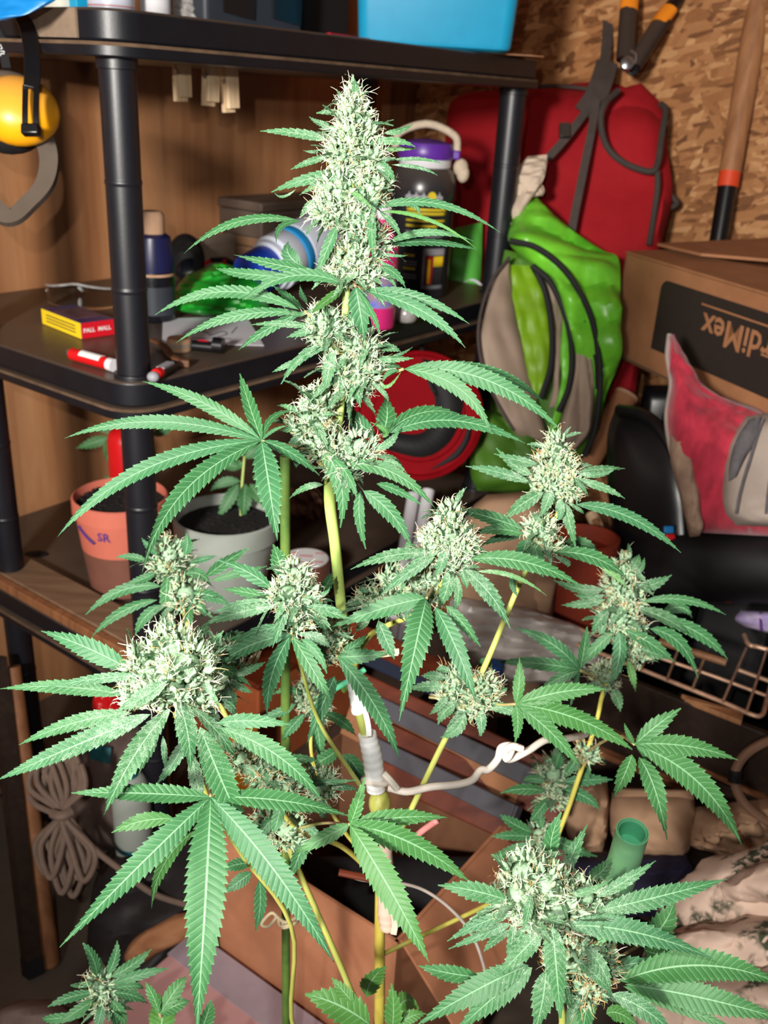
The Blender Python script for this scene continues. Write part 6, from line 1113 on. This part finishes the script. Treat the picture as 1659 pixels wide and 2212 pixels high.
# ---- orange, older buds behind
bX = bud([(575, 1665, 52, 36, .66), (520, 1640, 36, 30, .66), (620, 1690, 36, 34, .665)], .75, 1, 2.8, 4, tint=.35)
sugars(bX, .65, [(516, 1655, 560, 1672, 608, 1708, 28), (640, 1690, 690, 1690, 770, 1685, 18), (600, 1660, 640, 1640, 690, 1645, 26, {'frost': (.2, 0)}), (610, 1720, 600, 1770, 590, 1800, 30, {'frost': (.2, 0)})])
bX2 = bud([(694, 1695, 36, 36, .675)], .2, 1, 2.6, 6)
sugars(bX2, .67, [(715, 1700, 745, 1700, 775, 1706, 16), (690, 1720, 695, 1750, 700, 1770, 22)])
bX3 = bud([(620, 1790, 46, 44, .70), (580, 1760, 30, 30, .70)], .5, 1, 2.4, 4, tint=.3)
sugars(bX3, .69, [(660, 1810, 645, 1850, 625, 1900, 34, {'frost': (.7, .3)}), (600, 1760, 570, 1790, 550, 1830, 30, {'frost': (.3, 0)}), (650, 1780, 680, 1800, 690, 1830, 22), (560, 1770, 545, 1800, 555, 1840, 26, {'yellow': .3})])
bY = bud([(668, 1500, 34, 40, .86), (690, 1540, 26, 26, .87)], .35, .8, 2, 6, tint=.25)
sugars(bY, .85, [(650, 1500, 620, 1490, 590, 1500, 20), (660, 1540, 630, 1570, 610, 1600, 26), (700, 1540, 740, 1560, 770, 1590, 26), (700, 1500, 730, 1480, 760, 1470, 20), (680, 1550, 690, 1600, 690, 1640, 28), (640, 1520, 600, 1540, 560, 1550, 22), (730, 1620, 700, 1640, 660, 1660, 34), (740, 1630, 770, 1660, 780, 1700, 36)], frost=(.3, 0))

# ---- middle bud with fan leaf (left of the stem)
bT = bud([(636, 1245, 30, 34, .615), (622, 1285, 46, 36, .615), (655, 1295, 36, 36, .615), (640, 1345, 30, 30, .62)], .18, 1, 2.5, 8, .95, .6)
sugars(bT, .61, [
    (616, 1255, 603, 1213, 590, 1176, 42, {'frost': (.2, 0), 'd': .64}), (588, 1274, 540, 1238, 470, 1209, 32, {'frost': (.3, 0), 'd': .63}), (588, 1294, 534, 1280, 481, 1272, 24, {'frost': (.3, 0), 'd': .63}),
    (600, 1308, 516, 1323, 438, 1350, 31), (600, 1300, 520, 1305, 460, 1326, 20), (663, 1302, 711, 1322, 759, 1337, 24), (681, 1292, 704, 1266, 718, 1236, 30, {'frost': (.1, 0), 'd': .66}),
    (622, 1300, 606, 1345, 588, 1400, 26), (640, 1300, 684, 1330, 707, 1373, 30), (648, 1290, 695, 1285, 712, 1268, 12), (635, 1310, 632, 1340, 620, 1360, 20), (660, 1310, 705, 1312, 740, 1322, 14), (650, 1370, 690, 1380, 715, 1400, 26, {'frost': (1, .8)})])
fan((629, 1370), .612, [(532, 1398, 462, 1447, 38), (620, 1358, 560, 1362, 505, 1392, 24), (588, 1455, 577, 1546, 42), (676, 1448, 718, 1518, 36), (650, 1380, 685, 1410, 706, 1455, 24)], [(636, 1345, .62)], (.3, 0))
bU = bud([(715, 1370, 40, 36, .705), (700, 1410, 34, 28, .708)], .6, 1, 2.4, 6, tint=.4)
fan((729, 1419), .695, [(781, 1417, 838, 1411, 36), (808, 1522, 864, 1640, 46), (724, 1460, 698, 1519, 661, 1611, 36), (765, 1395, 795, 1370, 24)], [(720, 1395, .705)], (.15, 0))

# ---- bud right of the stem
bP = bud([(972, 1120, 26, 34, .66), (965, 1160, 52, 38, .66), (935, 1185, 36, 30, .66), (995, 1180, 40, 36, .66), (980, 1215, 36, 30, .66)], .12, 1.05, 2.5, 6, 1.0, .62)
bP2 = bud([(905, 1262, 40, 30, .685), (850, 1250, 26, 24, .70), (810, 1296, 38, 26, .70), (852, 1300, 42, 26, .695), (940, 1270, 30, 30, .68)], .2, 1, 2.4, 6, tint=.5)
sugars(bP, .65, [
    (936, 1196, 845, 1200, 757, 1230, 30), (940, 1203, 880, 1238, 822, 1285, 28), (1015, 1208, 1140, 1216, 1262, 1271, 42, {'frost': (.5, .1)}), (999, 1228, 1057, 1282, 1102, 1357, 40),
    (1027, 1235, 1107, 1244, 1181, 1287, 12, {'yellow': .3}), (971, 1231, 966, 1270, 946, 1316, 34), (964, 1175, 955, 1215, 939, 1246, 26), (1009, 1186, 1040, 1196, 1062, 1214, 26), (995, 1235, 1005, 1255, 1008, 1272, 16),
    (960, 1190, 900, 1215, 862, 1290, 22), (985, 1240, 990, 1290, 980, 1315, 20), (902, 1205, 885, 1180, 888, 1170, 24, {'frost': (.1, 0), 'd': .70})])
sugars(bP2, .68, [(817, 1340, 835, 1385, 852, 1424, 36, {'frost': (.8, .3)}), (790, 1320, 775, 1330, 760, 1330, 18), (880, 1310, 880, 1330, 882, 1345, 16), (795, 1280, 780, 1270, 786, 1262, 12), (800, 1340, 780, 1352, 770, 1365, 18)])
fan((921, 1293), .640, [(834, 1312, 710, 1357, 46), (899, 1388, 862, 1558, 64, {'dt': .61}), (940, 1312, 985, 1400, 1028, 1516, 48, {'dt': .62}), (963, 1308, 1000, 1347, 1038, 1397, 28)], [(935, 1270, .66)], (.12, 0))
# ---- tall bud further right
bQ = bud([(1203, 970, 26, 38, .715), (1200, 1010, 48, 38, .715), (1185, 1045, 42, 34, .715), (1222, 1048, 40, 36, .715)], .22, 1.05, 2.4, 7, 1.0, .6)
sugars(bQ, .705, [
    (1145, 1042, 1076, 1020, 1006, 1007, 26), (1160, 1004, 1118, 994, 1067, 980, 22), (1150, 1025, 1112, 1006, 1072, 968, 24), (1174, 1063, 1132, 1086, 1086, 1123, 34), (1252, 1018, 1300, 1013, 1350, 1012, 18), (1245, 1022, 1295, 1025, 1330, 1010, 14),
    (1240, 1036, 1300, 1052, 1350, 1077, 20), (1235, 1030, 1255, 1050, 1271, 1071, 12), (1219, 1085, 1230, 1128, 1243, 1180, 28), (1191, 1056, 1182, 1085, 1167, 1117, 28), (1245, 1090, 1362, 1118, 1471, 1194, 32, {'frost': (.5, .1)}), (1225, 1085, 1250, 1100, 1262, 1110, 10), (1210, 1075, 1212, 1105, 1205, 1125, 20)])
bQ2 = bud([(1165, 1145, 34, 34, .722), (1182, 1180, 26, 26, .724)], .12, 1, 2.6, 7, 1.0, .65)
sugars(bQ2, .715, [(1130, 1144, 1055, 1117, 985, 1100, 33, {'frost': (.4, .1)}), (1130, 1155, 1075, 1143, 1020, 1155, 26, {'frost': (.4, .1)}), (1130, 1160, 1085, 1160, 1037, 1180, 22, {'frost': (.2, 0), 'd': .74}), (1140, 1165, 1130, 1195, 1128, 1228, 38, {'frost': (.2, 0)}), (1152, 1172, 1164, 1210, 1173, 1246, 28, {'frost': (.3, .1)}),
    (1195, 1192, 1287, 1206, 1358, 1254, 34, {'frost': (.5, .0)}), (1290, 1222, 1330, 1245, 1354, 1272, 12, {'yellow': .6}), (1195, 1200, 1225, 1215, 1225, 1225, 14), (1210, 1185, 1255, 1175, 1290, 1190, 36, {'d': .78, 'frost': (0, 0)}), (1110, 1240, 1108, 1265, 1118, 1288, 16, {'frost': (0, 0)})])
# ---- blurred bud at far right
bN = bud([(1350, 1225, 22, 28, .89), (1335, 1262, 34, 30, .89), (1355, 1285, 42, 40, .89), (1335, 1335, 46, 36, .89), (1365, 1365, 34, 30, .89), (1375, 1412, 26, 26, .89)], .3, .9, 2.2, 8, 1.2, .45)
sugars(bN, .875, [
    (1378, 1268, 1412, 1262, 1451, 1242, 28), (1364, 1232, 1374, 1215, 1380, 1198, 24), (1372, 1240, 1385, 1225, 1392, 1205, 16), (1388, 1300, 1480, 1296, 1568, 1328, 22, {'frost': (.1, 0)}), (1380, 1315, 1440, 1338, 1493, 1373, 30), (1425, 1335, 1510, 1368, 1572, 1424, 34, {'frost': (0, 0)}),
    (1403, 1358, 1468, 1390, 1507, 1465, 32, {'frost': (0, 0)}), (1347, 1360, 1405, 1390, 1459, 1431, 31, {'frost': (.3, 0)}), (1336, 1362, 1338, 1418, 1318, 1481, 34, {'frost': (.1, 0)}), (1324, 1366, 1286, 1402, 1241, 1450, 28, {'frost': (.1, 0)}), (1308, 1295, 1260, 1304, 1212, 1307, 22), (1306, 1273, 1250, 1272, 1196, 1253, 24),
    (1316, 1317, 1295, 1340, 1278, 1362, 26), (1356, 1425, 1366, 1460, 1373, 1494, 18, {'yellow': .5, 'frost': (0, 0)}), (1382, 1400, 1415, 1412, 1449, 1421, 25), (1430, 1325, 1470, 1312, 1495, 1335, 28, {'frost': (0, 0), 'd': .92}), (1310, 1285, 1270, 1290, 1240, 1283, 18), (1310, 1330, 1300, 1360, 1300, 1370, 18)])
bN2 = bud([(1308, 1460, 32, 30, .90)], .12, .9, 2.4, 6, 1.1, .55)
sugars(bN2, .89, [(1322, 1487, 1334, 1510, 1340, 1537, 27), (1285, 1470, 1272, 1490, 1270, 1500, 18)])
fan((1253, 1448), .88, [(1192, 1391, 1114, 1357, 34), (1163, 1433, 1070, 1430, 32), (1213, 1462, 1166, 1489, 28), (1262, 1400, 1268, 1354, 26), (1240, 1490, 1232, 1530, 14)], [(1300, 1470, .90)], (0, 0))
# ---- middle right, two-lobed older bud
bK = bud([(982, 1470, 36, 36, .745), (975, 1500, 30, 26, .745), (1042, 1490, 42, 42, .74), (1020, 1525, 34, 26, .745)], .42, 1, 2.6, 5, 1.0, .5)
sugars(bK, .735, [(962, 1466, 935, 1460, 910, 1460, 24), (962, 1484, 922, 1483, 883, 1488, 26), (985, 1522, 962, 1536, 946, 1565, 31), (1004, 1540, 986, 1575, 951, 1593, 30), (1036, 1535, 1040, 1560, 1039, 1590, 27), (1052, 1528, 1095, 1532, 1132, 1553, 26), (968, 1505, 950, 1525, 928, 1543, 20), (975, 1452, 955, 1445, 942, 1448, 16), (1060, 1500, 1085, 1492, 1095, 1485, 14), (1030, 1455, 1045, 1430, 1052, 1420, 20, {'d': .78, 'frost': (.1, 0)})])
stem('branch', [(926, 1506, .745, 3), (955, 1509, .745, 3), (985, 1508, .746, 3)], n=8, m_=M_PURPLE)
fan((1114, 1521), .715, [(1122, 1473, 1122, 1420, 28), (1215, 1494, 1310, 1489, 44), (1248, 1553, 1366, 1619, 52), (1190, 1582, 1253, 1657, 40), (1119, 1560, 1113, 1603, 27)], [(1080, 1522, .73), (1050, 1515, .745)], (0, 0), yellow=.22)
fan((1371, 1608), .725, [(1421, 1566, 1471, 1530, 38), (1485, 1612, 1594, 1642, 46), (1508, 1690, 1604, 1828, 62), (1380, 1635, 1414, 1705, 1441, 1814, 46), (1365, 1630, 1350, 1670, 1325, 1723, 38), (1357, 1585, 1349, 1562, 13), (1375, 1615, 1392, 1630, 1398, 1652, 12)], [(1330, 1590, .76), (1265, 1625, .92)], (0, 0), yellow=.18)
bO2 = bud([(1268, 1625, 24, 24, .915)], .8, .9, 2.8, 3, 1.1, .3)
bO = bud([(1195, 1670, 32, 34, .95), (1200, 1715, 28, 34, .95)], .2, .9, 2.4, 8, 1.3, .55)
sugars(bO, .935, [(1180, 1710, 1130, 1704, 1081, 1713, 26), (1180, 1690, 1150, 1682, 1130, 1688, 20), (1185, 1725, 1165, 1750, 1143, 1778, 26), (1215, 1705, 1262, 1720, 1294, 1747, 30), (1215, 1690, 1270, 1685, 1324, 1684, 28), (1200, 1660, 1205, 1640, 1212, 1622, 28), (1260, 1640, 1265, 1670, 1255, 1700, 26), (1220, 1680, 1240, 1650, 1262, 1635, 22)], frost=(.3, 0))
bO3 = bud([(1165, 1805, 26, 26, .98)], .2, .8, 2, 6, 1.3, .4)
sugars(bO3, .97, [(1150, 1800, 1110, 1780, 1080, 1760, 28), (1150, 1808, 1105, 1805, 1062, 1807, 24), (1180, 1800, 1230, 1830, 1290, 1850, 30), (1170, 1790, 1165, 1760, 1160, 1740, 24), (1150, 1815, 1130, 1850, 1110, 1880, 26), (1140, 1820, 1100, 1840, 1060, 1850, 24)], frost=(.2, 0))
# ---- blurred bud left
bV = bud([(366, 1200, 34, 40, .85), (355, 1225, 34, 34, .85), (390, 1225, 28, 30, .85), (402, 1285, 36, 40, .84)], .3, .9, 2.3, 7, 1.2, .4)
sugars(bV, .835, [
    (318, 1213, 285, 1203, 250, 1204, 18), (336, 1238, 305, 1252, 272, 1261, 20), (348, 1267, 262, 1276, 185, 1328, 28), (340, 1296, 262, 1322, 197, 1377, 24), (347, 1306, 312, 1335, 292, 1372, 26), (362, 1240, 358, 1290, 354, 1338, 30), (407, 1215, 440, 1208, 468, 1200, 15),
    (444, 1246, 490, 1212, 538, 1184, 28), (456, 1255, 515, 1238, 577, 1223, 20), (416, 1281, 460, 1288, 495, 1308, 28), (398, 1198, 405, 1175, 402, 1152, 28), (342, 1200, 322, 1182, 306, 1162, 16), (400, 1240, 430, 1240, 455, 1262, 26), (410, 1300, 405, 1340, 400, 1350, 24), (420, 1290, 435, 1310, 445, 1330, 20)], frost=(.25, 0))
# ---- small bud low at left and leaves beneath the frame edge
bF = bud([(218, 2130, 26, 30, .80), (222, 2160, 30, 26, .80)], .1, .9, 2.2, 8, 1.2, .55)
sugars(bF, .79, [(210, 2110, 200, 2070, 179, 2037, 26), (232, 2105, 248, 2070, 253, 2032, 24), (240, 2110, 285, 2085, 327, 2050, 28), (244, 2125, 305, 2105, 364, 2092, 24), (245, 2145, 285, 2150, 320, 2168, 24), (200, 2145, 150, 2155, 103, 2175, 24), (200, 2125, 175, 2128, 152, 2130, 14), (205, 2160, 165, 2185, 122, 2213, 26),
    (240, 2160, 262, 2190, 270, 2220, 24), (222, 2170, 215, 2200, 205, 2235, 24), (235, 2165, 250, 2200, 255, 2235, 22), (245, 2135, 290, 2130, 310, 2135, 18), (190, 2190, 120, 2200, 90, 2200, 22)], frost=(.3, 0))
fan((345, 2190), .72, [(342, 2235, 350, 2190, 340, 2147, 62, {'yellow': .6}), (378, 2140, 403, 2110, 36), (380, 2172, 410, 2162, 34), (430, 2235, 446, 2195, 456, 2160, 36), (330, 2150, 312, 2118, 22)], [(380, 2290, .80)], (0, 0), yellow=.15)
fan((800, 2215), .735, [(732, 2172, 659, 2148, 74), (764, 2168, 740, 2140, 716, 2112, 30), (846, 2225, 850, 2180, 846, 2124, 44), (790, 2152, 805, 2115, 834, 2088, 46, {'d': .80}), (850, 2190, 880, 2160, 905, 2180, 44, {'d': .80}), (860, 2215, 890, 2195, 920, 2190, 30)], [(812, 2290, .88)], (0, 0), yellow=.5)

# ---- big bud bottom right
bE = bud([(1130, 1890, 46, 48, .56), (1120, 1935, 52, 44, .555), (1180, 1915, 56, 52, .555), (1200, 1965, 56, 40, .553), (1150, 1970, 46, 36, .552), (1262, 1935, 40, 34, .56), (1235, 1950, 44, 40, .558)], .14, .95, 2.2, 5, 1.12, .6)
bE2 = bud([(1225, 2080, 52, 56, .585), (1290, 2070, 40, 46, .59), (1260, 2130, 46, 40, .59)], .75, 1, 2.8, 4, 1.05, .35)
sugars(bE, .545, [
    (1190, 1858, 1192, 1808, 1212, 1755, 38, {'d': .58, 'frost': (.5, .1)}), (1222, 1885, 1238, 1842, 1268, 1782, 31, {'d': .57}), (1298, 1966, 1426, 1936, 1569, 1899, 50, {'frost': (.85, .2)}), (1290, 1938, 1353, 1902, 1417, 1859, 28), (1222, 2000, 1371, 2014, 1541, 2071, 58, {'frost': (.85, .2)}),
    (1193, 2000, 1202, 2090, 1211, 2200, 54, {'frost': (.95, .2), 'd': .53}), (1100, 1946, 1023, 1924, 946, 1912, 44, {'frost': (.7, .3)}), (1108, 1972, 1040, 1994, 966, 2033, 28), (1104, 1995, 1045, 2018, 969, 2050, 24, {'d': .565}), (1170, 2010, 1128, 2055, 1074, 2108, 46),
    (1218, 1934, 1270, 1925, 1323, 1898, 18), (1100, 1900, 1088, 1870, 1080, 1838, 14, {'d': .57}), (1264, 1904, 1298, 1884, 1323, 1848, 36, {'d': .60, 'frost': (.1, 0)}), (1100, 2010, 1070, 2030, 1045, 2055, 22, {'d': .57}), (1148, 1930, 1140, 1970, 1130, 2008, 22, {'d': .535}), (1110, 1990, 1105, 2040, 1098, 2080, 26, {'d': .565}), (1135, 2000, 1115, 2040, 1100, 2100, 24)])
sugars(bE2, .57, [(1261, 2042, 1298, 2088, 1319, 2144, 34, {'frost': (1, .6)}), (1179, 2095, 1172, 2160, 1155, 2228, 54, {'frost': (.9, .4)}), (1150, 2090, 1072, 2150, 985, 2228, 58, {'frost': (.8, .2)}), (1142, 2085, 1030, 2138, 895, 2218, 60, {'frost': (.8, .1)}), (1321, 2147, 1394, 2182, 1455, 2235, 46, {'frost': (.9, .4)}), (1300, 2100, 1350, 2085, 1420, 2074, 40, {'frost': (.6, .3), 'd': .61}),
    (1215, 2110, 1225, 2150, 1238, 2180, 26), (1275, 2130, 1265, 2190, 1258, 2230, 44, {'frost': (.5, .2), 'd': .60}), (1310, 2190, 1340, 2190, 1380, 2220, 40, {'frost': (0, 0), 'yellow': .4, 'd': .62}), (1240, 2070, 1290, 2110, 1325, 2150, 26)])
fan((1060, 2110), .60, [(1037, 2111, 969, 2102, 904, 2086, 38)], [(1120, 2090, .60)], (.1, 0))
fan((1339, 2120), .60, [(1520, 2086, 1700, 2132, 72, {'dt': .58}), (1350, 2126, 1525, 2158, 1700, 2205, 66, {'dt': .57}), (1345, 2130, 1480, 2180, 1600, 2230, 30, {'d': .62})], [(1290, 2130, .60)], (0, 0), yellow=.1)
fan((1385, 2040), .68, [(1394, 2036, 1434, 1996, 1457, 1943, 56), (1390, 2050, 1420, 2060, 1450, 2050, 40)], [(1300, 2090, .62)], (0, 0), yellow=.15)
mesh_np('stem_joint', mesh_np_later[0], [np.array(mesh_np_later[1])], M_STEM, PLANT, None, {'yellow': np.full(len(mesh_np_later[0]), .55)})
stem('petiole', [(945, 1772, .76, 7), (912, 1795, .77, 7), (885, 1820, .78, 7)], n=12, m_=mat('petiole_pink', (206, 130, 126), .5, .12, 40))
